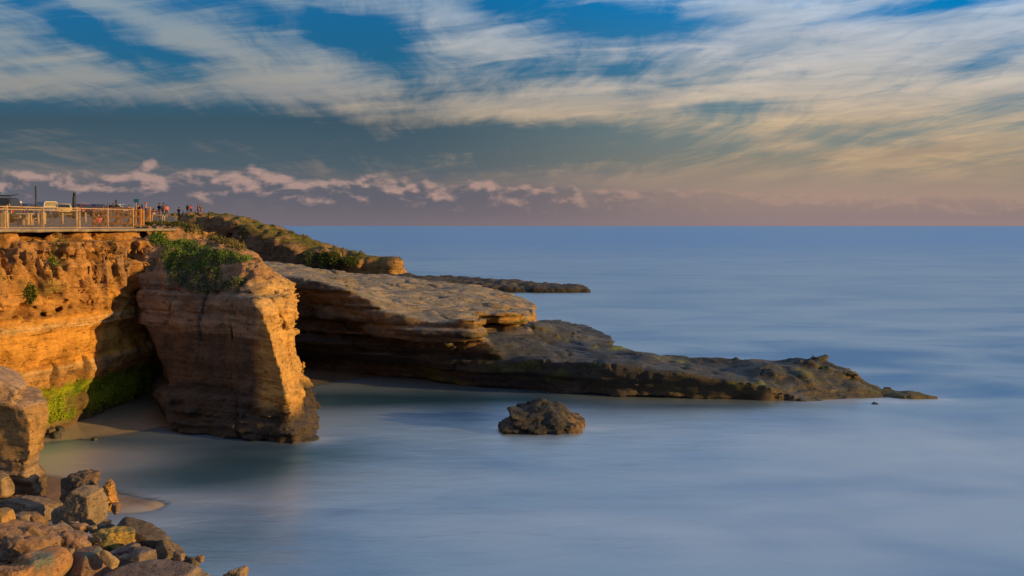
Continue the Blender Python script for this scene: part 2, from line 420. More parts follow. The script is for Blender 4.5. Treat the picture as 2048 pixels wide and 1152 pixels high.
    for pol, sel, am in (([P(352, 886, 43.5)[:2], P(460, 886, 42.3)[:2], P(592, 886, 41.2)[:2], P(634, 886, 42.5)[:2], P(630, 0, 54)[:2], P(300, 0, 58)[:2]], lambda x, y: sst(-10.6, -9.2, x), .6),
                         ([P(1006, 850, 43.2)[:2], P(992, 850, 44.6)[:2], P(1020, 0, 46.5)[:2], P(1090, 0, 47.3)[:2], P(1150, 0, 46.5)[:2], P(1172, 0, 44.8)[:2], P(1166, 0, 43.6)[:2], P(1110, 0, 43.1)[:2]], lambda x, y: .3 + .7 * sst(1.5, 3, x), .6),
                         ([(12, 51.6), (15.3, 51.2), (16.6, 51.8), (19, 51.9), (22.6, 51.8), (22.4, 52.2), (19.6, 53.6), (18, 55.2), (13, 56.6)], lambda x, y: sst(12, 16.5, x), .75)):
        sdp = np.zeros(len(V)); w_ = near; sdp[w_] = poly_sd(pol, x[w_], y[w_]); sdp[~w_] = 99
        foam = foam + am * np.exp(-np.maximum(sdp, 0) / .55) * sel(x, y) * (.75 + .8 * n)
    col[:, 0] = np.clip(foam * (0.85 + .7 * n), 0, .9); col[:, 1] = np.clip(rock_refl * (0.95 + .5 * n), 0, .92)
    col[:, 2] = np.where(near, sst(-0.08, 0.02, bz + .03 * n), 0) * .96
    col[~near] = 0
    o = mesh_obj("sea", V, Q, m, col); tag(o, kind='structure')

# ------------------------------------------------------------------ beach
BPTS = [P(60, 800, 49) , P(200, 801, 49.5), P(330, 798, 50), P(265, 803, 51)]
BEACH = [(-26, 34, .5), (-26, 50, .9), (-22, 47, .62), (-21, 50, .55), (-18, 52, .5), (-20, 46, .42), (-17.5, 47.5, .30), (-15.5, 47.5, .16), (-19, 44.3, .16), (-17, 44.2, .05), (-20.5, 42.3, .10), (-18.5, 42.6, .02),
         (-16, 43, -.10), (-22, 38, .12), (-19, 40, -.12), (-14, 41, -.5), (-12, 50, -.2), (-12, 56, .02), (-14, 60, .30), (-11, 60, .12), (-9, 57, -.15), (-9, 61.5, .10), (-5, 58, -.5), (-5, 50, -1.2), (-8, 42, -1.1),
         (0, 40, -2), (-16, 62, .6), (-20, 36, -.1), (-17.6, 34.6, .22), (-15.2, 33.6, .20), (-13.4, 32.7, .13), (-12.4, 32.4, .08), (-11.4, 32.5, .02), (-16.5, 36.6, -.12), (-14, 35, -.25), (-11, 33, -.35), (-13, 30.6, -.12), (-15.3, 31.5, .0), (-14.2, 29.5, .02), (-10, 28, -.6),
         (-13, 27, .12), (-10.5, 26.3, -.25), (-16, 28, .6), (-13, 24.5, .6), (-10, 24, .1), (-8, 24, -.5), (-17, 24, 1.0), (-12, 21, 1.0), (-9, 21, .6), (-5, 22, -.8), (-20, 30, 1.0), (-6, 30, -1.2), (-14, 18, 1.6), (-8, 17, 1.2), (-22, 22, 1.6), (-26, 28, 1.4)]
def beach_z(X, Y):
    z = rbf(BEACH, X, Y) 
    far = np.maximum(np.maximum(X + 4, 0), np.maximum(Y - 62, 0)); 
    z = np.minimum(z, 1.8) - far * .25
    return np.clip(z, -3, 2)
def make_beach():
    m, t, b = new_mat("wet_sand"); p = wpos(t); c, al = attr(t)
    n1 = noise(t, p, 0.9, 6, .55); n2 = noise(t, p, 22, 4, .6)
    f = (n1 - .5) * .5 + (n2 - .5) * .35 + 1.0
    cm = t.nodes.new('ShaderNodeVectorMath'); cm.operation = 'SCALE'; t.links.new(c.o, cm.inputs[0]); t.links.new(f.o, cm.inputs[3])
    t.links.new(cm.outputs[0], b.inputs['Base Color'])
    ro = al * -0.84 + 0.95; t.links.new(ro.o, b.inputs['Roughness']); b.inputs['Specular IOR Level'].default_value = 0.5
    bump(t, b, n1 * .3 + n2 * .12, .03, .5)
    xs = np.arange(-28, 2, .16); ys = np.arange(15, 68, .16)
    X, Y = np.meshgrid(xs, ys, indexing='ij'); nx, ny = X.shape
    Z = beach_z(X, Y) + .03 * fbm(X * .5, Y * .5, 0 * X, 4)
    grav = np.maximum(sst(37, 35.5, Y) * sst(31, 32.0, Y) * sst(-13.5, -15, X), sst(29, 27, Y))
    grav = np.maximum(grav, .7 * sst(.35, .1, np.abs(Y - 32.8 - (X + 13) * -.55)) * sst(-16.4, -15.4, X) * sst(-10.6, -12.0, X))
    Z = Z + grav * .10 * np.abs(fbm(X * 2.2, Y * 2.2, 0 * X, 3))
    V = np.stack([X.ravel(), Y.ravel(), Z.ravel()], 1)
    i = (np.arange(nx - 1)[:, None] * ny + np.arange(ny - 1)[None, :]).ravel()
    Q = np.stack([i, i + ny, i + ny + 1, i + 1], 1)
    wet = sst(.65, .25, Z).ravel() * (1 - .8 * grav.ravel())
    dry = np.array([.36, .28, .20]); we = np.array([.40, .345, .29]); gv = np.array([.23, .155, .115])
    col = dry[None] * (1 - wet[:, None]) + we[None] * wet[:, None]
    gr = grav.ravel()[:, None]; col = col * (1 - gr) + gv[None] * gr
    dk = sst(52, 57, Y).ravel()[:, None]; col = col * (1 - .45 * dk)
    c4 = np.concatenate([col, wet[:, None]], 1)
    o = mesh_obj("beach", V, Q, m, c4); tag(o, kind='structure')

# ------------------------------------------------------------------ colours of rock by zone
def blend(col, c, f): 
    f = np.clip(f, 0, 1)[:, None]; return col * (1 - f) + np.array(c)[None] * f
def rock_detail(x, y, z, amp=1.0, bed=1.0, lump=1.0):
    wz = z + .22 * fbm(x * .3, y * .3, z * .2, 3) + .03 * pn(x * 2, y * 2, z * 2)
    beds = 0
    for f_, a_, s_ in ((1.15, .20, 3.0), (3.1, .10, 9.0)):           # beds with sharp breaks and a dark parting between them
        q = wz * f_ + s_; i_ = np.floor(q); r_ = q - i_
        h0 = pn(x * .14 + s_, y * .14, i_ * 7.71); h1 = pn(x * .14 + s_, y * .14, (i_ + 1) * 7.71)
        beds = beds + (h0 + (h1 - h0) * sst(.86, .98, r_)) * a_ * 2.1 + sst(.13, .0, np.abs(r_ - .93)) * a_ * (.9 + 1.2 * np.clip(h0 * 2, 0, 1))
    beds = (beds + fbm(x * .5, y * .5, wz * 7.0, 3, .6) * .12) * bed
    lmp = fbm(x * .55, y * .55, z * .55, 6, .6) * .42
    frac = (fbm(x * .9 + 9, y * .9, z * .55, 5, .6, True) - .4) * -.34
    jn = pn(x * .38 + 5, y * .38, z * .12 + 2); joint = sst(.05, .0, np.abs(jn)) * .34 + np.clip(jn * 6, -1, 1) * .11
    blk = np.clip(pn(x * .8 + 3, y * .8, z * 1.3) * 5, -1, 1) * .07
    return (beds + (lmp * .7 + frac + joint) * lump + blk) * amp

ROCK = rock_mat("cliff_rock")
# ------------------------------------------------------------------ the main cliff
def prom_x(Y): return -21 + 3.5 * (Y - 41) / 12
def make_cliff():
    g = Grid((-27, 33, -.8), (-15.2, 57, 9.2), .09)
    mid = [(34, -26.5), (37, -22.0), (39.5, -19.75), (41.5, -19.15), (44, -18.5), (47, -18.1), (50, -17.7), (53, -17.0), (57, -15.9)]
    top = [(y, prom_x(y) + .25) for y, x in mid]
    def lv(off, k=0.0):
        f = lambda y: 0
        pts = [(x * (1 - k) + tx * k + off, y) for (y, x), (_, tx) in zip(mid, top)]
        return [(-40, 20), (pts[0][0], 20)] + pts + [(-16.2, 70), (-40, 70)]
    L = {-1: lv(-1.7), .4: lv(-.85), 1.2: lv(-.65), 1.9: lv(-.45), 2.45: lv(-.15), 2.9: lv(0.02), 3.1: lv(.04), 3.3: lv(-.1), 4.5: lv(-.12), 4.7: lv(.06), 5.05: lv(.14), 5.2: lv(.0), 5.7: lv(.08), 6.3: lv(.05, .1),
         7.2: lv(-.05, .5), 8.0: lv(-.25, .9), 8.4: lv(-.36, 1.0), 8.6: lv(-.50, 1.0), 9.2: lv(-.6, 1.0)}
    D = levels_sd(L, g.X2, g.Y2, g.z)
    D = smax(D, np.broadcast_to(g.Z3 - 8.72, D.shape), .12)
    def fn(x, y, z):
        d = rock_detail(x, y, z, .66, .6)
        up = sst(5.5, 7.0, z)
        gu = fbm(x * .5, y * .85 + 3 + .25 * (z - 7), z * .14, 3, .5, True)          # gullies cut by run-off
        gu2 = fbm(x * 1.6, y * 1.8, z * .3 + 1.5 * gu, 4, .55, True)
        d = d * (1 - .2 * up) + up * ((.40 - gu) * 2.6 + (.4 - gu2) * .9)
        sl = 1 - np.abs(pn(x * .3 + 7, y * .75 + .12 * z, z * .10)); d += up * sst(.86, .985, sl) * 1.1
        hol = sst(.10, .42, pn(x * .5, y * .65, z * .9 + 4)) * sst(7.2, 8.0, z)
        d += hol * 1.5
        pit = sst(.10, .32, pn(x * 2.4, y * 2.4, z * 3.2)) * sst(5.15, 5.35, z) * sst(6.2, 5.7, z)
        d += pit * .5
        smooth = sst(3.2, 3.5, z) * sst(4.7, 4.4, z)
        d = d * (1 - .5 * smooth) + smooth * ((fbm(x * .5, y * .9 + 20, z * .35, 3, .5, True) - .45) * -.30)
        return d
    D = g.rough(D, fn, 1.6)
    def ball(x, y, z, rx, ry, rz):
        q = np.sqrt(((g.X3 - x) / rx) ** 2 + ((g.Y3 - y) / ry) ** 2 + ((g.Z3 - z) / rz) ** 2)
        return (q - 1) * min(rx, ry, rz)
    for c in ((-18.4, 49.9, .3, 1.5, .95, 1.35), (-19.8, 38.8, 5.6, .8, .30, .55), (-19.6, 40.3, 5.55, .7, .30, .36), (-19.95, 45.3, 8.42, 1.2, .62, .36), (-21.1, 41.2, 8.36, 1.1, .38, .42), (-19.0, 48.3, 7.85, 1.2, .26, .95), (-19.6, 45.7, 7.0, .7, .16, .26), (-20.2, 43.9, 8.4, .7, .14, .2), (-20.6, 42.6, 7.6, .5, .3, .5), (-19.35, 41.8, 2.7, .8, .35, .6), (-18.9, 43.9, 2.5, .9, .35, .8), (-19.7, 39.4, 3.6, .6, .3, .5)):
        D = np.maximum(D, -ball(*c))
    lim = g.X3 - (-21 + 3.5 * (g.Y3 - 41) / 12 - .10) + 0 * g.Z3
    D = np.where(g.Z3 > 8.3, np.maximum(D, lim + .12 * sst(8.4, 8.65, g.Z3)), D)
    D = np.maximum(D, g.Z3 - 8.70)
    V, Q = surface(D, g); N = vnormals(V, Q)
    x, y, z = V.T
    n = fbm(x * .6, y * .6, z * .6, 4); ns = fbm(x * .3, y * .3, z * 4, 3); nv = fbm(x * 1.4, y * 1.4, z * .2, 3)
    col = np.tile(np.array([.60, .315, .075]), (len(V), 1))
    col = blend(col, (.42, .20, .05), sst(-.1, .4, n) * .8)
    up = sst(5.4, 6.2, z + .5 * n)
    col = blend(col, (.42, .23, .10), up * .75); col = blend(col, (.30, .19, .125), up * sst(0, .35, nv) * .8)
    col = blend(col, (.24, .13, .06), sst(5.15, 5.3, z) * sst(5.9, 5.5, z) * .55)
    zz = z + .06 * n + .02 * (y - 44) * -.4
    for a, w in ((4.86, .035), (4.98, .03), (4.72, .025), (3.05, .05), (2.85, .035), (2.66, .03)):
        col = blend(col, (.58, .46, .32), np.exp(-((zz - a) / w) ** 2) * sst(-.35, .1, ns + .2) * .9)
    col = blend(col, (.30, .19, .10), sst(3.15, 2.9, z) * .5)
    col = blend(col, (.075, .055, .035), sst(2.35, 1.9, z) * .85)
    alg = sst(2.35, 2.0, z + .35 * n) * sst(.32, .65, z + .25 * nv) * sst(-.42, .05, fbm(x * .7 + 5, y * .7, z * .7, 3) + .12)
    col = blend(col, (.24, .30, .012), alg); col = blend(col, (.10, .20, .02), alg * sst(.0, .3, nv))
    col = blend(col, (.22, .15, .10), sst(.75, .35, z + .15 * nv) * .6)
    gp = sst(.18, .38, fbm(x * .5 + 40, y * .5, z * .5, 3)) * sst(5.8, 6.4, z) * .5
    col = blend(col, (.10, .13, .03), gp)
    wet = sst(2.2, 1.2, z) * .5
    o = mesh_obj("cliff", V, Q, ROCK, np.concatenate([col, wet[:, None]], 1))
    tag(o, "orange eroded sandstone sea cliff under the fenced walkway with green algae at its foot", None, None, 'structure')
    return V, Q, N

# ------------------------------------------------------------------ the buttress standing out of the cliff
def lvl(d):
    return {z: [((px - 1024) / F * Y, Y) for px, Y in pts] for z, pts in d.items()}
def make_stack():
    g = Grid((-20.6, 39.6, -.8), (-7.2, 57.5, 9.3), .08)
    L = lvl({-1: [(366, 43.3), (460, 41.9), (592, 40.9), (642, 42.3), (640, 54), (300, 58)],
             0.0: [(352, 43.5), (460, 42.3), (590, 41.2), (632, 42.5), (630, 54), (300, 58)],
             0.5: [(342, 43.7), (455, 42.5), (588, 41.3), (622, 42.6), (620, 54), (296, 58)],
             1.3: [(322, 44.0), (450, 42.8), (580, 41.4), (606, 43), (600, 54), (290, 58)],
             1.62: [(328, 44.3), (452, 43.0), (577, 41.6), (602, 43), (595, 54), (290, 58)],
             1.78: [(347, 45.6), (452, 44.0), (572, 41.5), (598, 43.2), (595, 54), (290, 58)],
             3.0: [(316, 45.8), (450, 43.8), (562, 41.4), (588, 43.4), (588, 54), (290, 58)],
             4.1: [(298, 46.2), (446, 44.1), (545, 41.5), (578, 43.6), (578, 54), (285, 58)],
             4.5: [(286, 46.3), (445, 43.8), (540, 41.5), (578, 43.6), (578, 54), (282, 58)],
             6.0: [(276, 46.6), (440, 44.1), (512, 42.2), (578, 44), (578, 54), (275, 58)],
             6.4: [(276, 47.0), (440, 44.5), (508, 43.0), (560, 44.4), (555, 52), (275, 58)],
             7.0: [(280, 47.6), (440, 45.6), (500, 44.5), (524, 45), (520, 52), (270, 58)],
             7.6: [(290, 48.0), (430, 46.8), (494, 45.5), (503, 46.2), (502, 52), (270, 58)],
             9.0: [(300, 49.5), (365, 51), (370, 52), (385, 53), (390, 54), (270, 58)]})
    D = levels_sd(L, g.X2, g.Y2, g.z)
    zt = rbf([P(365, 458, 53), P(330, 458, 52), P(420, 476, 50), P(465, 492, 48), P(500, 511, 46), P(508, 530, 45), P(540, 568, 44.4), P(574, 592, 43.9), P(512, 590, 42.8), P(440, 588, 43.8), P(360, 590, 45.0),
              P(330, 492, 48.6), P(300, 470, 50), P(420, 500, 47.8), P(400, 545, 45.6), P(470, 535, 45.2), (-9.5, 46, 6.0), (-10.5, 50, 6.6), (-12, 54, 7.2), (-15, 56, 8.4), (-8, 42, 5.6), (-18, 52, 8.7)], g.X2, g.Y2)
    zt = zt - .08
    D = smax(D, g.Z3 - np.minimum(zt, 8.72)[:, :, None].astype(np.float32), .25)
    def fn(x, y, z):
        d = rock_detail(x, y, z, .60, .42 + .40 * sst(4.2, 4.6, z) + .5 * sst(1.8, 1.5, z))
        rt = sst(.245, .225, -x / y) * sst(2.5, 4, z) * sst(6.5, 6.1, z)                  # crumbly knobs down the seaward edge
        d += rt * -.50 * (np.abs(fbm(x * 1.5, y * 1.5, z * 1.5, 4)) * 1.8 - .3)
        rs = sst(.25, .22, -x / y); d += rs * (fbm(x * .45 + 3, y * .6, z * .75, 4, .55) * .55 + (fbm(x * 1.1, y * 1.1, z * .8 + 4, 4, .55, True) - .45) * -.30)
        up = sst(5.9, 6.6, z)
        gu = fbm(x * 1.5, y * 1.2, z * .2, 3, .5, True)
        d = d * (1 - .5 * up) + up * (.35 - gu) * .55
        ov = sst(1.9, 2.3, z) * sst(4.3, 3.8, z); d = d * (1 - .45 * ov) + ov * .10
        lo = sst(1.7, 1.4, z); d += lo * fbm(x * .9, y * .9, z * 3.0, 4) * .36
        return d
    D = g.rough(D, fn, 1.3)
    V, Q = surface(D, g); N = vnormals(V, Q); x, y, z = V.T
    n = fbm(x * .6, y * .6, z * .6, 4); ns = fbm(x * .25, y * .25, z * 3.5, 4); nv = fbm(x * 1.4, y * 1.4, z * .25, 3)
    col = np.tile(np.array([.25, .195, .145]), (len(V), 1))  # front greyed in the colour to read as shade
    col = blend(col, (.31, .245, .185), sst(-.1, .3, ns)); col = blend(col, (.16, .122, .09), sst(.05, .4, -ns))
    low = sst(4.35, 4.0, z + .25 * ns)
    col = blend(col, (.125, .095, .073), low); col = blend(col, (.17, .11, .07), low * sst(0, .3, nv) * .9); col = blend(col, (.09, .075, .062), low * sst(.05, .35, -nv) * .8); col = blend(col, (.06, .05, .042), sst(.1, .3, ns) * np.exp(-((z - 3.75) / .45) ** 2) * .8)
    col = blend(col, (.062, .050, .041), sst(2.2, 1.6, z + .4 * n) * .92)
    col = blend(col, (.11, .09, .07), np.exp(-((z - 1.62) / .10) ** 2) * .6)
    lit = sst(.262, .245, -x / y + .006 * n)                            # sunlight painted as yellower rock on the seaward edge
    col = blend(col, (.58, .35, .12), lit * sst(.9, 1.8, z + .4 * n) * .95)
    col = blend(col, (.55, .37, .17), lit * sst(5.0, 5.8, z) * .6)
    up = sst(6.2, 6.8, z); col = blend(col, (.36, .21, .11), up * .8)
    wet = sst(1.6, .6, z) * .55
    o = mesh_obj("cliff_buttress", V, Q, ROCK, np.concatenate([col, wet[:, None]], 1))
    tag(o, "tall flat-faced sandstone buttress standing out from the cliff into the water, shrubs on its shoulder", None, None, 'structure')
    return V, Q, N

# ------------------------------------------------------------------ long shelf running out to sea
def make_shelf():
    g = Grid((-29, 47, -.9), (24.5, 96, 7.4), .145)
    low = [(-40, 64), (-18, 62.4), (-13.3, 60.4), (-9, 58.3), (-5, 56.2), (-1, 54.7), (4.6, 52.0), (10, 50.9), (15.0, 50.45), (16.6, 51.6), (19, 51.9), (22.6, 51.8), (22.4, 52.2), (19.6, 53.6), (18, 55.2), (15.5, 56.6), (13, 56.6), (10.8, 57.4), (8.6, 59.6), (6.9, 62), (6.0, 66), (5.3, 70.5), (2.8, 74), (1.6, 78), (-3, 84), (-8, 88), (-14, 92), (-40, 100)]
    sdl = poly_sd(low, g.X2, g.Y2)
    pl = [P(590, 590, 60.5), P(720, 630, 58), P(850, 652, 56.5), (-3.2, 55.8, 2.35), P(1000, 712, 54.5), P(1120, 722, 53.4), P(1240, 727, 52.8), P(1350, 737, 52), P(1450, 752, 51.6), P(1520, 768, 51.4), P(1580, 786, 51.4), P(1625, 802, 51.4),
          P(1066, 646, 61.5), P(975, 680, 54.9), P(1005, 662, 58), P(1060, 640, 70), P(1170, 652, 70), P(1210, 675, 64), P(1250, 697, 60.5), P(1320, 706, 58.5), P(1400, 718, 57), P(1450, 728, 56),
          P(1480, 742, 54), P(1540, 724, 54.6), P(1590, 730, 54.4), P(1605, 748, 53), P(1560, 766, 52.4), P(1602, 722, 55.2), P(1650, 716, 55.6), P(1690, 733, 55), P(1690, 770, 53), P(1760, 766, 53.6), P(1780, 790, 52.2), P(1840, 788, 52.4), P(1890, 800, 51.9),
          P(1100, 690, 60), P(980, 680, 60), (-3, 84, 3.2), (-14, 90, 4.2), (-20, 64, 5.0), (1.6, 79, 1.5)]
    zl = rbf(pl, g.X2, g.Y2)
    L3 = np.broadcast_to(sdl[:, :, None], tuple(g.n)).astype(np.float32)
    un = .9 * sst(1.1, .2, g.Z3) * sst(-14, -3, g.X3) * sst(3.5, 1.0, g.X3) + 1.0 * sst(1.35, .0, g.Z3) * sst(16, 14, g.X3) * sst(2, 5, g.X3) + 1.7 * sst(1.9, .7, g.Z3) * sst(-2.0, -6, g.X3)
    fr = sst(70, 62, g.Y3)
    DL = smax(L3 + un * fr, g.Z3 - zl[:, :, None].astype(np.float32), .07)
    # the hump and the tilted plate at the seaward end
    hc = P(1543, 748, 54); q = np.sqrt(((g.X3 - hc[0]) / 1.75) ** 2 + ((g.Y3 - hc[1]) / 1.3) ** 2 + ((g.Z3 - hc[2]) / .62) ** 2); DL = smin(DL, ((q - 1) * .62).astype(np.float32), .15)
    pc = P(1650, 733, 55.0); ca, sa = math.cos(.23), math.sin(.23)
    lx = (g.X3 - pc[0]) * ca - (g.Z3 - pc[2]) * sa; lz = (g.X3 - pc[0]) * sa + (g.Z3 - pc[2]) * ca
    bx = np.maximum(np.maximum(np.abs(lx) - 1.45, np.abs(lz) - .14), np.abs(g.Y3 - pc[1] + .25 * lx) - 1.0); DL = smin(DL, bx.astype(np.float32), .14)
    # upper bed: thick slab with a lit end wall
    up = [(-40, 62), (-20, 62.0), (-13.6, 59.8), (-10.5, 57.7), (-7.9, 56.3), (-6, 55.5), (-3.6, 54.6), (-2.0, 54.2), (-1.45, 55.1), (-2.0, 57.2), (-3.1, 58.6), (-3.0, 60.0), (-.6, 60.2), (.9, 61.0), (1.5, 64), (1.6, 72), (1.0, 78), (-3.2, 84), (-8, 88), (-14, 92), (-40, 100)]
    sdu = poly_sd(up, g.X2, g.Y2)
    pu = [P(510, 540, 63), P(520, 548, 60.8), P(600, 556, 59.3), P(680, 573, 58.2), P(745, 598, 57.0), P(800, 622, 56.4), P(880, 640, 55.4), P(965, 640, 54.9), P(925, 622, 58.4), P(1000, 622, 61), P(1058, 628, 61.5), P(900, 600, 64), P(990, 592, 70), P(1050, 612, 70), P(930, 575, 79), P(850, 558, 86), P(760, 566, 75), P(700, 562, 68), (-14, 92, 4.6), (-24, 64, 6.6), P(820, 600, 62)]
    zu = rbf(pu, g.X2, g.Y2)
    U3 = np.broadcast_to(sdu[:, :, None], tuple(g.n)).astype(np.float32)
    th = zu[:, :, None].astype(np.float32) - g.Z3
    DU = smax(U3 + .55 * sst(.8, 1.25, th) * fr, g.Z3 - zu[:, :, None].astype(np.float32), .06)
    bot = zu[:, :, None].astype(np.float32) - (.95 + .9 * sst(-3, -9, g.X3)) - g.Z3
    DU = smax(DU, bot, .2)
    D = np.minimum(DL, DU)
    TOP = np.where(DL < DU, sst(-.5, .2, (g.Z3 - zl[:, :, None].astype(np.float32)) - L3), sst(-.5, .2, (g.Z3 - zu[:, :, None].astype(np.float32)) - U3)).astype(np.float32)
    del L3, U3, th, bot
    def fn(x, y, z):
        tp = TOP[g.m]
        d = rock_detail(x * .8, y * .8, z, .72, 2.1 * (1 - .86 * tp), .9 - .68 * tp)
        st = np.clip(pn(x * .22, y * .30, z * .5) * 6, -1, 1) * .09 + np.clip(pn(x * .5 + 8, y * .75, z * .5) * 6, -1, 1) * .045 + sst(.045, .0, np.abs(pn(x * .16 + 2, y * .34 + .1 * x, z * .2))) * .20 + sst(.04, .0, np.abs(pn(x * .5, y * .28 + 9, z * .2))) * .14
        d += tp * st
        tip = sst(9, 12, x) + .7 * sst(1, 4, x) * sst(60, 64, y)
        d += tip * (fbm(x * 2.0, y * 2.0, z * 2.0, 4, .6) * .16 + (fbm(x * 1.2, y * 1.6, z * 2.4, 4, .6, True) - .45) * -.10) * sst(20.5, 18, x)
        return d
    D = g.rough(D, fn, 1.1)
    V, Q = surface(D, g); N = vnormals(V, Q); x, y, z = V.T
    n = fbm(x * .35, y * .35, z * .35, 4); ns = fbm(x * .2, y * .2, z * 3.5, 4); nf = fbm(x * 1.1, y * 1.1, z * 1.1, 4); n2 = fbm(x * .5 + 30, y * .5, z * .5, 4)
    zuv = rbf(pu, x, y); upz = sst(.55, .1, poly_sd(up, x, y) + .3 * n) * sst(1.9, 1.3, zuv - z + .3 * n)
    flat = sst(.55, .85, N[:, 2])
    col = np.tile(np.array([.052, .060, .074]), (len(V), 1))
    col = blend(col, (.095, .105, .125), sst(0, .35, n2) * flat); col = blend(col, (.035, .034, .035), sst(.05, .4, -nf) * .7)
    side = 1 - flat; col = blend(col, (.056, .051, .047), side * .85)  # tops lighter as skylit, sides dark as shade, painted in
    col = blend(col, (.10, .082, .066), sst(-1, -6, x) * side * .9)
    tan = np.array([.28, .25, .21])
    col = blend(col, tan, upz * flat); col = blend(col, (.22, .17, .125), upz * side * .9); col = blend(col, (.42, .25, .09), upz * side * sst(-4, -2.4, x) * .9)  # greyed shaded sides and an orange sunlit end wall painted in
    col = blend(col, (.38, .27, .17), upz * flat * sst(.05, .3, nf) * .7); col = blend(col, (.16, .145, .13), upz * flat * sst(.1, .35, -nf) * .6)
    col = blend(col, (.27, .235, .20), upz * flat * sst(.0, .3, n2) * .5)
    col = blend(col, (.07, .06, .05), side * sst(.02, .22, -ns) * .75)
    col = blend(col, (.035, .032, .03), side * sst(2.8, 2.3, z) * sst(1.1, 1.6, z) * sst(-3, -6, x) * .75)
    gr = sst(.08, .3, fbm(x * .6 + 11, y * .6, z * 1.2, 3)); col = blend(col, (.085, .115, .03), gr * side * sst(-3, 0, x) * sst(.5, .9, z) * .75)
    col = blend(col, (.13, .105, .09), side * sst(.75, .35, z) * sst(2, 4, x) * .7)
    moss = sst(6.5, 9, x) * sst(.0, .28, fbm(x * .8, y * .8 + 21, z, 3) + .08); col = blend(col, (.13, .11, .04), moss * .3)
    tip = sst(16.8, 19.5, x); col = blend(col, (.14, .12, .045), tip * .6)
    for (px, py, Y, r) in ((1520, 768, 51.5, .5), (1235, 695, 61, .9), (1340, 717, 56.5, 1.1), (1605, 745, 53.4, .5)):
        X0, Y0, Z0 = P(px, py, Y); col = blend(col, (.26, .27, .015), np.exp(-((x - X0) ** 2 + (y - Y0) ** 2 + 2 * (z - Z0) ** 2) / r ** 2 * 2) * 1.1 * sst(-.25, .2, nf))
    col = blend(col, (.10, .12, .02), side * sst(1.3, .9, z) * sst(-7.5, -4, x) * sst(0, -2, x) * sst(.0, .3, n2 + .1) * .7)
    wet = np.maximum(sst(2.2, .6, z) * .55, sst(-1, 4, x) * .55)
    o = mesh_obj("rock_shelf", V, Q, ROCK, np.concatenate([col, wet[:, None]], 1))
    tag(o, "long layered rock shelf running out into the sea, tan on top and dark at its low tip", None, None, 'structure')
    return V, Q, N

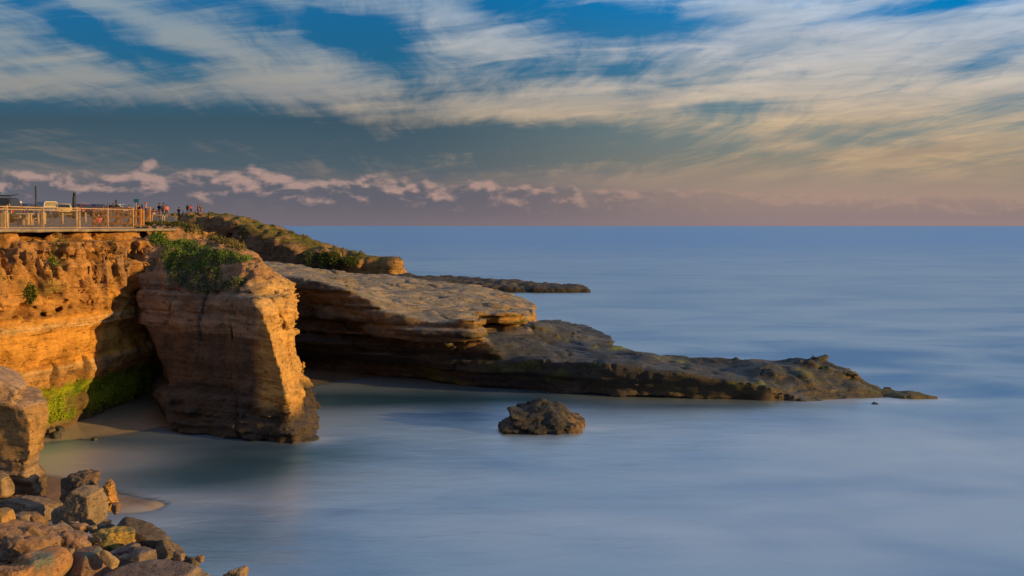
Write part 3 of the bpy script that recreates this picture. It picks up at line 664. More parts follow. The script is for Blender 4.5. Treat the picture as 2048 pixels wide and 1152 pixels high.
# ------------------------------------------------------------------ far headland and reef
def ground_z(X, Y): return 8.85 + .0203 * np.maximum(Y - 56, 0)
def make_headland():
    g = Grid((-76, 50, -.8), (-10, 190, 12.5), .4)
    edge = [(-17.6, 53), (-18.6, 56), (-30, 92), (-36, 108)]
    front = [(-44, 122), (-52, 140), (-60, 165), (-61, 172), (-58.5, 171.5), (-50, 168.5), (-42, 165), (-34.5, 162), (-33.8, 162.6), (-28.6, 160.4), (-28.0, 161.4), (-24.5, 159.6), (-23.6, 160.2), (-20.6, 158.6), (-18.8, 158.4), (-17.8, 159.6), (-17.6, 162.6), (-16.2, 163), (-14.2, 165.2), (-14.6, 167.5), (-20, 172), (-30, 185), (-36, 200)]
    p = [(-120, 40), (-23, 40), (-20, 50)] + edge + front + [(-120, 200)]
    sd = poly_sd(p, g.X2, g.Y2)
    sil = [(345, 438, 174), (372, 434, 174), (405, 430, 172), (450, 433, 170), (480, 437, 169), (520, 453, 167.5), (560, 467, 166.5), (600, 480, 166), (640, 494, 165), (680, 505, 164), (740, 514, 163), (800, 521, 161.5)]
    rim = [(352, 441, 171), (405, 437, 168), (440, 446, 166), (480, 461, 164), (520, 479, 162.2), (560, 494, 161.5), (600, 505, 160.5), (660, 515, 160), (730, 521, 159.4), (795, 525, 158.6)]
    pts = [(-18, 54, 8.7), (-30, 60, 8.75), (-60, 60, 8.75), (-31, 92, 9.4), (-50, 92, 9.4), (-37, 108, 9.75), (-45, 110, 9.9), (-50, 116, 10.0), (-70, 120, 10.1), (-70, 165, 11.0), (-45, 122, 10.1), (-55, 145, 10.3)]
    pts += [P(*q) for q in sil + rim] + [P(a, b + 3, c + 14) for a, b, c in sil] + [P(820, 548, 164), P(850, 556, 166)]
    zt = rbf(pts, g.X2, g.Y2)
    zt = zt - .85 * sst(120, 112, g.Y2)
    zt = zt - .9 * sst(.366, .376, -g.X2 / g.Y2)
    D = smax(np.broadcast_to(sd[:, :, None], tuple(g.n)).astype(np.float32) + .6 * sst(2.4, 1.2, g.Z3), g.Z3 - zt[:, :, None].astype(np.float32), .5)
    def fn(x, y, z):
        d = rock_detail(x * .45, y * .45, z * .8, 1.5, .7)
        gu = fbm(x * .35, y * .35, z * .1, 3, .5, True)
        d += sst(3.5, 5.5, z) * sst(110, 120, y) * (.35 - gu) * 1.2
        d *= sst(130, 155, y) * .8 + .2
        return d
    D = g.rough(D, fn, 2.2)
    V, Q = surface(D, g); N = vnormals(V, Q); x, y, z = V.T
    n = fbm(x * .2, y * .2, z * .2, 4); nf = fbm(x * .6, y * .6, z * .6, 4); ns = fbm(x * .1, y * .1, z * 1.5, 3)
    flat = sst(.45, .8, N[:, 2])
    col = np.tile(np.array([.22, .15, .10]), (len(V), 1)); col = blend(col, (.28, .185, .12), sst(-.1, .35, ns)); col = blend(col, (.10, .066, .045), sst(.1, .4, -nf) * .6)
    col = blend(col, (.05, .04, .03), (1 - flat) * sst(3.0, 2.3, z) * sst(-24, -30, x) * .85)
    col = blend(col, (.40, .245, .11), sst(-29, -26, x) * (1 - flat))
    col = blend(col, (.29, .185, .085), flat); col = blend(col, (.16, .15, .035), flat * sst(-.12, .2, n + .5 * nf)); col = blend(col, (.10, .125, .03), flat * sst(.1, .35, nf))
    pa = sst(.12, .35, fbm(x * .3 + 5, y * .3, z * .3, 3)); col = blend(col, (.075, .10, .03), (1 - flat) * pa * sst(4.5, 6, z) * .7)
    col = blend(col, (.25, .22, .19), flat * sst(-33, -37, x) * sst(135, 125, y) * .8)
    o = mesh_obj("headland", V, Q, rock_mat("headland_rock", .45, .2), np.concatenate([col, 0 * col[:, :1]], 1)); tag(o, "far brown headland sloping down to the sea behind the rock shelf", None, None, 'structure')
    res = (V, Q, N)
    # reef awash beyond the shelf
    g = Grid((-20, 126, -.8), (14, 150, 2.6), .2)
    pol = [(-22, 150), (-14, 139), (-8, 136.4), (0, 135.2), (6, 134.6), (10.2, 135), (11.2, 135.8), (10, 138), (4, 142), (-4, 144), (-10, 147)]
    sd = poly_sd(pol, g.X2, g.Y2)
    zt = rbf([P(870, 557, 141), P(905, 566, 138), P(960, 566, 138), P(1000, 563, 139), P(1080, 567, 138), P(1150, 571, 137), P(1186, 578, 136.4), (-10, 146, 1.6), (4, 142, .9), (-20, 150, 2.0), P(940, 575, 136.6), P(1060, 574, 136.4)], g.X2, g.Y2)
    D = smax(np.broadcast_to(sd[:, :, None], tuple(g.n)).astype(np.float32), g.Z3 - zt[:, :, None].astype(np.float32), .3)
    D = g.rough(D, lambda x, y, z: fbm(x * .6, y * .6, z * .8, 5, .6) * .75, 1.2)
    V, Q = surface(D, g); x, y, z = V.T; nf = fbm(x * .8, y * .8, z * .8, 3)
    col = np.tile(np.array([.075, .068, .064]), (len(V), 1)); col = blend(col, (.13, .115, .10), sst(0, .4, nf)); col = blend(col, (.03, .03, .03), sst(.9, .3, z) * .6)
    o = mesh_obj("reef", V, Q, rock_mat("reef_rock", .8, .12, False), np.concatenate([col, 0 * col[:, :1] + .3], 1)); tag(o, "low dark reef awash beyond the end of the rock shelf", None, None, 'structure')
    return res

make_beach(); make_sea()
cliff = make_cliff(); stack = make_stack(); shelf = make_shelf(); head = make_headland()

# ------------------------------------------------------------------ small mesh builders
class MB:
    """collects simple shapes into one mesh"""
    def __init__(s): s.bm = bmesh.new()
    def box(s, c, size, rot=None, bevel=0.0):
        r = bmesh.ops.create_cube(s.bm, size=1.0); vs = r['verts']
        M = Matrix.Translation(c) @ (rot.to_4x4() if rot else Matrix.Identity(4)) @ Matrix.Diagonal((*size, 1))
        bmesh.ops.transform(s.bm, matrix=M, verts=vs)
        if bevel: bmesh.ops.bevel(s.bm, geom=list({e for v in vs for e in v.link_edges}), offset=bevel, segments=2, affect='EDGES', profile=.6)
        return s
    def bar(s, a, b, w, d=None, bevel=0.0):
        a, b = Vector(a), Vector(b); v = b - a
        q = v.to_track_quat('Z', 'Y').to_matrix()
        return s.box((a + b) / 2, (w, d or w, v.length), q, bevel)
    def tube(s, pts, r, n=10, r2=None):
        pts = [Vector(p) for p in pts]; rings = []
        for i, p in enumerate(pts):
            dv = (pts[min(i + 1, len(pts) - 1)] - pts[max(i - 1, 0)]).normalized()
            q = dv.to_track_quat('Z', 'Y').to_matrix()
            rr = r if r2 is None else r + (r2 - r) * i / (len(pts) - 1)
            rings.append([s.bm.verts.new(p + q @ Vector((math.cos(2 * math.pi * k / n) * rr, math.sin(2 * math.pi * k / n) * rr, 0))) for k in range(n)])
        for A, B in zip(rings, rings[1:]):
            for k in range(n): s.bm.faces.new((A[k], A[(k + 1) % n], B[(k + 1) % n], B[k]))
        s.bm.faces.new(rings[0][::-1]); s.bm.faces.new(rings[-1])
        return s
    def lathe(s, prof, c=(0, 0, 0), n=24, rot=None):
        rings = []
        for r, z in prof:
            rings.append([s.bm.verts.new(Vector(c) + ((rot or Matrix.Identity(3)) @ Vector((math.cos(2 * math.pi * k / n) * r, math.sin(2 * math.pi * k / n) * r, z)))) for k in range(n)])
        for A, B in zip(rings, rings[1:]):
            for k in range(n): s.bm.faces.new((A[k], A[(k + 1) % n], B[(k + 1) % n], B[k]))
        if prof[0][0] > 0: s.bm.faces.new(rings[0][::-1])
        if prof[-1][0] > 0: s.bm.faces.new(rings[-1])
        return s
    def loft(s, secs):
        """closed sections with equal counts, capped"""
        rings = [[s.bm.verts.new(p) for p in q] for q in secs]; n = len(rings[0])
        for A, B in zip(rings, rings[1:]):
            for k in range(n): s.bm.faces.new((A[k], A[(k + 1) % n], B[(k + 1) % n], B[k]))
        s.bm.faces.new(rings[0][::-1]); s.bm.faces.new(rings[-1])
        return s
    def build(s, name, mat, parent=None, smooth=False, loc=None):
        bmesh.ops.recalc_face_normals(s.bm, faces=s.bm.faces[:])
        me = bpy.data.meshes.new(name); s.bm.to_mesh(me); s.bm.free()
        if smooth:
            for p in me.polygons: p.use_smooth = True
        me.materials.append(mat)
        o = bpy.data.objects.new(name, me); COL.objects.link(o)
        if parent: o.parent = parent
        if loc: o.location = loc
        return o
def empty(name, loc, rz=0.0, label=None, cat=None, group=None):
    o = bpy.data.objects.new(name, None); COL.objects.link(o); o.location = loc; o.rotation_euler = (0, 0, rz); o.empty_display_size = .2
    return tag(o, label, cat, group)

CONCRETE = plain("worn_concrete", (.30, .27, .25, 1), .9, 0, .25, 3)
STEEL = plain("weathered_galvanised", (.50, .36, .24, 1), .6, .1, .2, 8)
TAN = plain("tan_painted_post", (.40, .29, .19, 1), .7, 0, .2, 8)
WOOD = plain("brown_timber", (.25, .115, .06, 1), .8, 0, .35, 6)
WOODL = plain("orange_timber", (.50, .25, .085, 1), .8, 0, .25, 6)

# ------------------------------------------------------------------ walkway slab and the ground behind it
def make_ground():
    rnd = random.Random(3)
    ys = np.arange(30, 53.61, .14); n = len(ys)
    ed = [prom_x(y) + .12 + .22 * float(pn(y * .6, 3.3, .5)) + .16 * float(pn(y * 1.9, 1.3, .5)) + .08 * float(pn(y * 4.1, 2.3, .5)) + (.0 if y < 52 else -(y - 52) * .25) for y in ys]
    m = MB(); A, B = [], []
    secs = []
    for y, x in zip(ys, ed):
        zt = 8.865 + .012 * float(pn(y * .8, 0, 4)); zb = 8.735 + .03 * float(pn(y * 1.1, 5, 4))
        secs.append([(x - 3.4, y, zt), (x - .04, y, zt), (x, y, zt - .035), (x - .03, y, zb + .03), (x - .08, y, zb), (x - 3.4, y, zb)])
    m.loft(secs); o = m.build("walkway", CONCRETE); tag(o, kind='structure')
    xs = None
    mt, t, b = new_mat("asphalt_and_dirt"); p = wpos(t)
    n1 = noise(t, p, .25, 6, .6); n2 = noise(t, p, 6, 4, .6)
    c = mixc(t, n1.sstep(.42, .6), (.13, .115, .11, 1), (.22, .165, .12, 1)); c = mixc(t, n2.sstep(.3, .7, 0, .35), c, (.08, .075, .07, 1))
    t.links.new(c.o, b.inputs['Base Color']); b.inputs['Roughness'].default_value = .92; bump(t, b, n2, .02, .5)
    ys = np.concatenate([np.arange(30, 60, 1.0), np.arange(60, 200.1, 4)]); k = 24
    V = []
    for y in ys:
        e = (prom_x(min(y, 54)) - 3.0) if y < 54 else -(.335 + .0004 * max(0, y - 110)) * y
        for j in range(k):
            x = e - 150 * (j / (k - 1)) ** 2
            V.append((x, y, float(ground_z(x, y)) + .0 + (.03 * float(pn(x * .2, y * .2, 1)))))
    k += 1; W = []
    for r_ in range(len(ys)):                              # earth bank dropping from the edge
        a = V[r_ * (k - 1):(r_ + 1) * (k - 1)]; W += [(a[0][0] + .25, a[0][1], a[0][2] - (2.2 if ys[r_] >= 54 else .3))] + a
    V = W
    ny = len(ys); i = (np.arange(ny - 1)[:, None] * k + np.arange(k - 1)[None, :]).ravel()
    o = mesh_obj("ground", V, np.stack([i, i + 1, i + k + 1, i + k], 1), mt); tag(o, kind='structure')
make_ground()
HV = head[0]
def top_z(x, y):
    px = 1024 + x / y * F
    z = float(ground_z(x, y)) if px < 272 or y < 54 else -9
    if px < 272: return z
    if px < 345 and y < 113: return float(ground_z(x, y))
    d = np.hypot(HV[:, 0] - x, HV[:, 1] - y) < .6
    if d.any(): z = max(z, float(HV[d, 2].max()) - .06)
    return z

# ------------------------------------------------------------------ fences and timber work at the cliff top
def make_fences():
    def at(Y, inn): return (prom_x(Y) - inn, Y)
    # chain-link fence along the edge
    r = empty("chain_link_fence", (*at(44, .3), 8.86), 0, "thin galvanised chain-link fence right along the cliff edge", "fence"); inv = Vector(r.location)
    Ys = [37.6, 39.7, 41.75, 43.75, 45.75, 47.8, 49.6]
    pts = [Vector((*at(y, .3), 8.86)) - inv for y in Ys]
    for p in pts: MB().tube([p, p + Vector((0, 0, .99))], .032).lathe([(.036, 0), (.036, .02), (.012, .04)], p + Vector((0, 0, .985)), 10).build("post", STEEL, r, True)
    MB().tube([p + Vector((0, 0, .95)) for p in pts], .024).build("top_rail", STEEL, r, True)
    MB().tube([p + Vector((0, 0, .06)) for p in pts], .018).build("bottom_rail", STEEL, r, True)
    w = MB(); L = 0
    for a, b in zip(pts, pts[1:]):
        d = b - a; ln = d.length; u = d / ln; s_ = .085; k = -0.9
        while k < ln:
            for sg in (1, -1):
                lo, hi = (k, k + .87) if sg > 0 else (k + .87, k)
                t0, t1 = 0.0, 1.0
                for e in (0, ln):
                    pass
                q0, q1 = max(0, (0 - lo) / (hi - lo)) if hi > lo else max(0, (ln - lo) / (hi - lo)), min(1, (ln - lo) / (hi - lo)) if hi > lo else min(1, (0 - lo) / (hi - lo))
                if q1 > q0 + .01:
                    w.tube([a + u * (lo + (hi - lo) * q0) + Vector((0, 0, .07 + .87 * q0)), a + u * (lo + (hi - lo) * q1) + Vector((0, 0, .07 + .87 * q1))], .0022, 3)
            k += s_
    w.build("wire_mesh", STEEL, r)
    # a second line of stouter tan posts a little behind
    r = empty("post_and_rail_fence", (*at(44, 1.3), 8.86), 0, "stout tan posts with a thin rail standing behind the chain-link fence", "fence"); inv = Vector(r.location)
    Ys = [40.6, 42.8, 44.95, 47.2]
    pts = [Vector((*at(y, 1.25), 8.86)) - inv for y in Ys]
    for p in pts: MB().box(p + Vector((0, 0, .46)), (.115, .115, .94), None, .012).build("post", TAN, r)
    MB().bar(pts[0] + Vector((0, 0, .86)), pts[-1] + Vector((0, 0, .86)), .05, .05).build("rail", TAN, r)
    Q = lambda px, py, Y: Vector(P(px, py, Y))
    # timber barrier with V braces
    b0 = Q(190, 453, 57); r = empty("timber_barrier", b0, 0, "long brown timber barrier with V-shaped braces and four rails, left of the orange gate", "barrier")
    g0 = ground_z(0, 58)
    def bar(name, a, b, w, mat, r, o0, d=None): return MB().bar(Vector(a) - o0, Vector(b) - o0, w, d, .008).build(name, mat, r)
    for px in (187, 211, 236, 261): bar("post", Q(px, 414 if px < 260 else 417, 57), Q(px, 456, 57), .11, WOOD, r, b0)
    for py in (417, 424, 434, 447): bar("rail", Q(186, py, 56.93), Q(262, py, 56.93), .05, WOOD, r, b0, .13)
    for a, b in ((212, 224), (236, 224), (237, 249), (261, 249), (188, 199), (210, 199)): bar("brace", Q(a, 434, 57.05), Q(b, 453, 57.05), .07, WOOD, r, b0)
    # orange gate
    b0 = Q(275, 456, 55.5); r = empty("timber_gate", b0, 0, "orange sunlit timber gate with diagonal braces between two stout posts", "gate")
    bar("post", Q(264, 415, 55.5), Q(264, 457, 55.5), .17, WOODL, r, b0); bar("post", Q(286, 419, 55.6), Q(286, 452, 55.6), .12, WOODL, r, b0)
    for px in (271.5, 281): bar("stile", Q(px, 418, 55.4), Q(px, 454, 55.4), .10, WOODL, r, b0)
    for py in (420, 433, 450): bar("rail", Q(270, py, 55.35), Q(282, py, 55.35), .07, WOODL, r, b0)
    bar("brace", Q(271.5, 422, 55.47), Q(281, 433, 55.47), .06, WOODL, r, b0); bar("brace", Q(271.5, 433, 55.47), Q(284, 450, 55.47), .06, WOODL, r, b0)
    for py in (432, 449): bar("cross_rail", Q(262, py, 55.6), Q(269, py, 55.3), .06, WOODL, r, b0)
    # propped post
    b0 = Q(299, 445, 64); r = empty("propped_post", b0, 0, "single pale timber post with one slanting prop right of the orange gate", "post")
    bar("post", Q(299.5, 414, 64), Q(299.5, 447, 64), .12, WOODL, r, b0); bar("prop", Q(298.5, 431, 63.9), Q(291, 446, 63.9), .09, WOODL, r, b0)
    # cream tubular frame
    b0 = Q(316, 447, 58); r = empty("tubular_frame", b0, 0, "low cream tubular metal frame standing in the scrub at the end of the walkway", "rail")
    CR = plain("cream_paint", (.62, .54, .34, 1), .5, 0, .1, 8)
    MB().tube([Q(304.5, 448, 58) - b0, Q(304.5, 431, 58) - b0, Q(306, 430, 58) - b0, Q(327, 431, 58) - b0, Q(329, 433, 58) - b0, Q(329, 448, 58) - b0], .022).build("hoop", CR, r, True)
    MB().tube([Q(307, 445.5, 57.95) - b0, Q(328, 445.5, 57.95) - b0], .022).build("lower_bar", CR, r, True)
    MB().tube([Q(325, 431, 58.3) - b0, Q(325, 446, 58.3) - b0], .018).build("upright", CR, r, True)
    # rail farther back
    b0 = Q(300, 440, 82); r = empty("timber_railing", b0, 0, "short dark red timber railing behind the propped post", "railing")
    for px in (270, 287, 304, 320): bar("post", Q(px, 421, 82), Q(px, 444, 82), .10, WOOD, r, b0)
    for py in (423, 431): bar("rail", Q(269, py, 81.9), Q(321, py, 81.9), .05, WOOD, r, b0, .16)
    # poles and signs
    DARK = plain("dark_steel", (.05, .052, .06, 1), .6, .2, .2, 5)
    x, y, z = P(73.5, 440, 76); z = top_z(x, y); b0 = Vector((x, y, z)); r = empty("tall_pole", b0, 0, "tall thin dark pole rising among the parked cars", "pole")
    MB().tube([(0, 0, 0), Q(71, 372, 76) - b0], .075, 12, .055).build("shaft", DARK, r, True)
    MB().box((0, 0, .06), (.32, .32, .12), None, .02).build("base", CONCRETE, r)
    x, y, z = P(234.5, 440, 84); z = top_z(x, y); b0 = Vector((x, y, z)); r = empty("leaning_post", b0, 0, "short dark leaning post above the timber barrier", "post")
    MB().tube([(0, 0, 0), Q(233.2, 412, 84) - b0], .05, 10).build("shaft", DARK, r, True); MB().tube([Q(233.2, 413, 84) - b0, Q(232, 400, 84) - b0], .075, 10).build("cap", DARK, r, True)
    x, y, z = P(273, 440, 80); z = top_z(x, y); b0 = Vector((x, y, z)); r = empty("blue_sign", b0, 0, "small blue rectangular sign on a thin post above the orange gate", "sign")
    zz = P(273, 398, 80)[2] - z
    MB().tube([(0, 0, 0), (0, 0, zz)], .028).build("post", STEEL, r, True); MB().box((0, -.045, zz - .14), (.40, .025, .28), None, .008).build("panel", plain("blue_sign_face", (.02, .15, .26, 1), .5), r)
    x, y, z = P(148.5, 440, 96); z = top_z(x, y); b0 = Vector((x, y, z)); r = empty("lookout_post", b0, 0, "dark blue bottle-shaped post standing behind the cars, narrow head on a wider body", "post")
    NAVY = plain("navy_steel", (.035, .045, .075, 1), .6)
    h1 = P(148, 393, 96)[2] - z; h2 = P(148, 385, 96)[2] - z
    MB().lathe([(.17, 0), (.17, h1 - .12), (.15, h1 - .04), (.115, h1)], n=20).build("body", NAVY, r, True); MB().lathe([(.115, h1), (.115, h2 - .03), (.13, h2 - .02), (.13, h2)], n=20).build("head", NAVY, r, True)
    # bins, table and bollards
    def bin_(px, Y, w, h, label, capc):
        x, y, _ = P(px, 440, Y); b0 = Vector((x, y, top_z(x, y))); r = empty("litter_bin", b0, 0, label, "litter bin", "litter bins on the cliff top")
        r0 = w / 2
        MB().lathe([(r0 * .9, 0), (r0 * .94, .04), (r0, h * .74), (r0 * 1.04, h * .75), (r0 * 1.04, h * .79)], n=28).build("drum", plain("bin_drum_tan", (.40, .32, .21, 1), .8), r, True)
        MB().lathe([(r0 * 1.06, h * .79), (r0 * 1.06, h * .84), (r0 * .95, h * .93), (r0 * .5, h), (.02, h * 1.01)], n=28).build("lid", capc, r, True)
    bin_(7, 57, .60, 1.10, "large tan litter bin with a blue lid beside the left-hand fence posts", plain("blue_lid", (.05, .06, .22, 1), .5)); bin_(86.5, 70, .38, .82, "small cream litter bin near the blue pickup truck", plain("cream_lid", (.45, .38, .22, 1), .6))
    x, y, _ = P(50, 440, 67); b0 = Vector((x, y, top_z(x, y))); r = empty("picnic_table", b0, 0, "pale concrete picnic table seen through the chain-link fence", "table")
    PALE = plain("pale_concrete", (.55, .54, .53, 1), .4)
    MB().box((0, 0, .74), (.85, .75, .07), None, .015).build("tabletop", PALE, r)
    for s_ in (-.26, .26): MB().box((s_, 0, .355), (.14, .5, .70), None, .015).build("leg", TAN, r)
    for s_ in (-.62, .62): MB().box((0, s_, .44), (.85, .26, .06), None, .012).box((0, s_, .205), (.5, .12, .41), None, .01).build("bench", TAN, r)
    first = None
    for px, Y in ((62, 66), (76.5, 68), (125, 70), (158, 72), (171, 73)):
        x, y, _ = P(px, 440, Y); z = top_z(x, y)
        if first is None:
            first = empty("bollard", (x, y, z), 0, "short tan timber bollard along the edge of the parking area", "bollard", "bollards along the parking area")
            MB().tube([(0, 0, 0), (0, 0, .72)], .07, 12).build("shaft", TAN, first, True); MB().lathe([(.075, .70), (.075, .74), (.04, .79), (.005, .80)], n=12).build("cap", TAN, first, True)
        else:
            o = first.copy(); COL.objects.link(o); o.location = (x, y, z)
            for c in first.children:
                d = c.copy(); COL.objects.link(d); d.parent = o
make_fences()

# ------------------------------------------------------------------ cars
GLASS = plain("car_glass", (.03, .035, .045, 1), .12, 0, .1, 3, .6); RUBBER = plain("tyre_rubber", (.025, .025, .026, 1), .9); RIM = plain("wheel_rim", (.45, .45, .46, 1), .35, .6)
REDL = plain("tail_lamp_red", (.45, .02, .015, 1), .25); CLEAR = plain("head_lamp_clear", (.75, .75, .72, 1), .15); TRIM = plain("black_trim", (.03, .03, .032, 1), .6)
def paint(name, c): 
    m = plain(name, c, .32, 0, .05, 2, .6); return m
def car(label, px, Y, heading, pt, kind="hatchback", cat="car", group="cars parked on the cliff top", name="parked_car"):
    """local +x is the nose"""
    x, y, _ = P(px, 440, Y); b0 = (x, y, top_z(x, y) + .01); r = empty(name, b0, R(heading), label, cat, group)
    suv = kind == "suv"; pick = kind == "pickup"
    L, W = (4.9, 1.9) if suv else ((5.3, 1.9) if pick else (4.3, 1.78))
    Hr = 1.86 if suv else (1.72 if pick else 1.47)
    hood = 1.08 if suv else (1.08 if pick else .88); bel = hood + .04
    l2 = L / 2
    # lower body: cross sections along the length, rounded shoulders, arches left by a raised sill line
    def sec(xx, top, wd, bot):
        h = wd / 2
        return [(xx, -h * .92, bot), (xx, -h, bot + .14), (xx, -h, top - .22), (xx, -h * .95, top - .07), (xx, -h * .82, top), (xx, h * .82, top), (xx, h * .95, top - .07), (xx, h, top - .22), (xx, h, bot + .14), (xx, h * .92, bot)]
    wb = L * .29
    S_ = [(-l2, hood - .12, W * .86, .42), (-l2 + .07, hood - .03, W * .95, .34), (-l2 + .4, hood, W, .30), (-wb - .44, hood + .02, W, .30), (-wb - .30, hood + .02, W, .56), (-wb, hood + .02, W, .68), (-wb + .30, hood + .02, W, .56), (-wb + .44, hood + .02, W, .27),
          (0, hood + .02, W, .26), (wb - .44, hood, W, .27), (wb - .30, hood - .01, W, .56), (wb, hood - .03, W, .66), (wb + .30, hood - .06, W * .985, .56), (wb + .44, hood - .08, W * .97, .30), (l2 - .14, hood - .16, W * .92, .32), (l2, hood - .30, W * .80, .40)]
    MB().loft([sec(*q) for q in S_]).build("body", pt, r, True)
    # greenhouse
    if pick: f0, f1, r1, r0 = 1.15, .55, -.55, -.75
    elif suv: f0, f1, r1, r0 = 1.05, .35, -2.05, -2.32
    else: f0, f1, r1, r0 = 1.05, .30, -1.15, -1.95
    wl, wt = W * .90 / 2, W * .70 / 2
    def q4(t): 
        a = lambda p, q: p + (q - p) * t
        return a(f0, f1), a(r0, r1), a(wl, wt), a(hood, Hr)
    def ring(t, dz=0):
        f, b, w, z = q4(t); return [(f, -w * .9, z + dz), (f, w * .9, z + dz), (f - .12, w, z + dz), (b + .12, w, z + dz), (b, w * .9, z + dz), (b, -w * .9, z + dz), (b + .12, -w, z + dz), (f - .12, -w, z + dz)]
    MB().loft([ring(0), ring(.5), ring(.9), [(p[0] * .985, p[1] * .95, p[2]) for p in ring(1.0)]]).build("cabin", pt, r, True)
    def pane(name, a, b, c, d, n, t=.012):
        n = Vector(n).normalized() * t; q = [Vector(v) for v in (a, b, c, d)]
        MB().loft([[v - n * .5 for v in q], [v + n for v in q]]).build(name, GLASS, r)
    def on(side, fx0, fx1, t0, t1):
        pts = []
        for fx, t in ((fx0, t0), (fx1, t0), (fx1, t1), (fx0, t1)):
            f, b, w, z = q4(t); pts.append((b + .14 + (f - b - .28) * fx, side * (w + .006), z))
        return pts
    for sd in (-1, 1):
        nrm = (0, sd, .35)
        pane("side_window", *on(sd, .52, .95, .14, .84), nrm)
        if not pick: pane("side_window", *on(sd, .05, .48, .14, .84), nrm)
    f, b, w, z = q4(.12); F2, B2, w2, z2 = q4(.86)
    pane("windscreen", (f + .006, -w * .84, z), (f + .006, w * .84, z), (F2 + .006, w2 * .84, z2), (F2 + .006, -w2 * .84, z2), (1, 0, .6))
    pane("rear_window", (b - .006, -w * .82, z), (b - .006, w * .82, z), (B2 - .006, w2 * .82, z2), (B2 - .006, -w2 * .82, z2), (-1, 0, .4))
    for sx in (-1, 1):
        for sy in (-1, 1):
            rot = Matrix.Rotation(R(-90 * sy), 3, 'X'); wr = .37 if (suv or pick) else .32
            wh = MB().lathe([(wr * .62, .0), (wr * .95, .01), (wr, .05), (wr, .17), (wr * .95, .21), (wr * .62, .22)], (0, 0, 0), 28, rot).build("tyre", RUBBER, None, True)
            wh.name = "wheel"; wh.parent = r; wh.location = (sx * wb, sy * (W / 2 - .22), wr)
            MB().lathe([(.02, .18), (wr * .2, .20), (wr * .5, .19), (wr * .60, .215), (wr * .62, .20), (wr * .62, .05)], (0, 0, 0), 28, rot).build("rim", RIM, wh, True)
    for sy in (-1, 1):
        MB().box((-l2 + .03, sy * W * .38, hood - .24), (.10, .20, .20), None, .02).build("tail_light", REDL, r)
        MB().box((l2 - .10, sy * W * .34, hood - .36), (.14, .32, .14), None, .03).build("headlight", CLEAR, r)
        MB().box((f0 - .25, sy * (W / 2 + .10), hood + .10), (.12, .20, .14), None, .03).build("wing_mirror", pt, r)
    MB().box((-l2 - .03, 0, .50), (.14, W * .92, .20), None, .04).build("rear_bumper", TRIM, r); MB().box((l2 - .02, 0, .48), (.14, W * .82, .20), None, .04).build("front_bumper", TRIM, r)
    if pick:
        wht = plain("canopy_white", (.72, .70, .64, 1), .45)
        def rg(xx, w, k): return [(xx, -w, hood + .02), (xx, w, hood + .02), (xx, w * .86, Hr - .10 + k), (xx, w * .70, Hr + k), (xx, -w * .70, Hr + k), (xx, -w * .86, Hr - .10 + k)]
        MB().loft([rg(-l2 + .06, .84, -.02), rg(-l2 + .10, .85, 0), rg(-.80, .85, .02)]).build("canopy", pt, r)
        fr = MB()
        for a, b in (((-.70, hood + .08), (.70, hood + .08)), ((.70, hood + .08), (.62, Hr - .12)), ((.62, Hr - .12), (.48, Hr - .05)), ((.48, Hr - .05), (-.48, Hr - .05)), ((-.48, Hr - .05), (-.62, Hr - .12)), ((-.62, Hr - .12), (-.70, hood + .08))):
            fr.bar((-l2 + .04, *a), (-l2 + .04, *b), .05, .07)
        fo = fr.build("canopy_window_frame", wht, r)
        MB().box((-l2 + .05, 0, (hood + Hr) / 2 + .02), (.015, 1.16, Hr - hood - .22)).build("canopy_window", plain("tinted_cream_glass", (.30, .27, .20, 1), .2), fo)
    return r
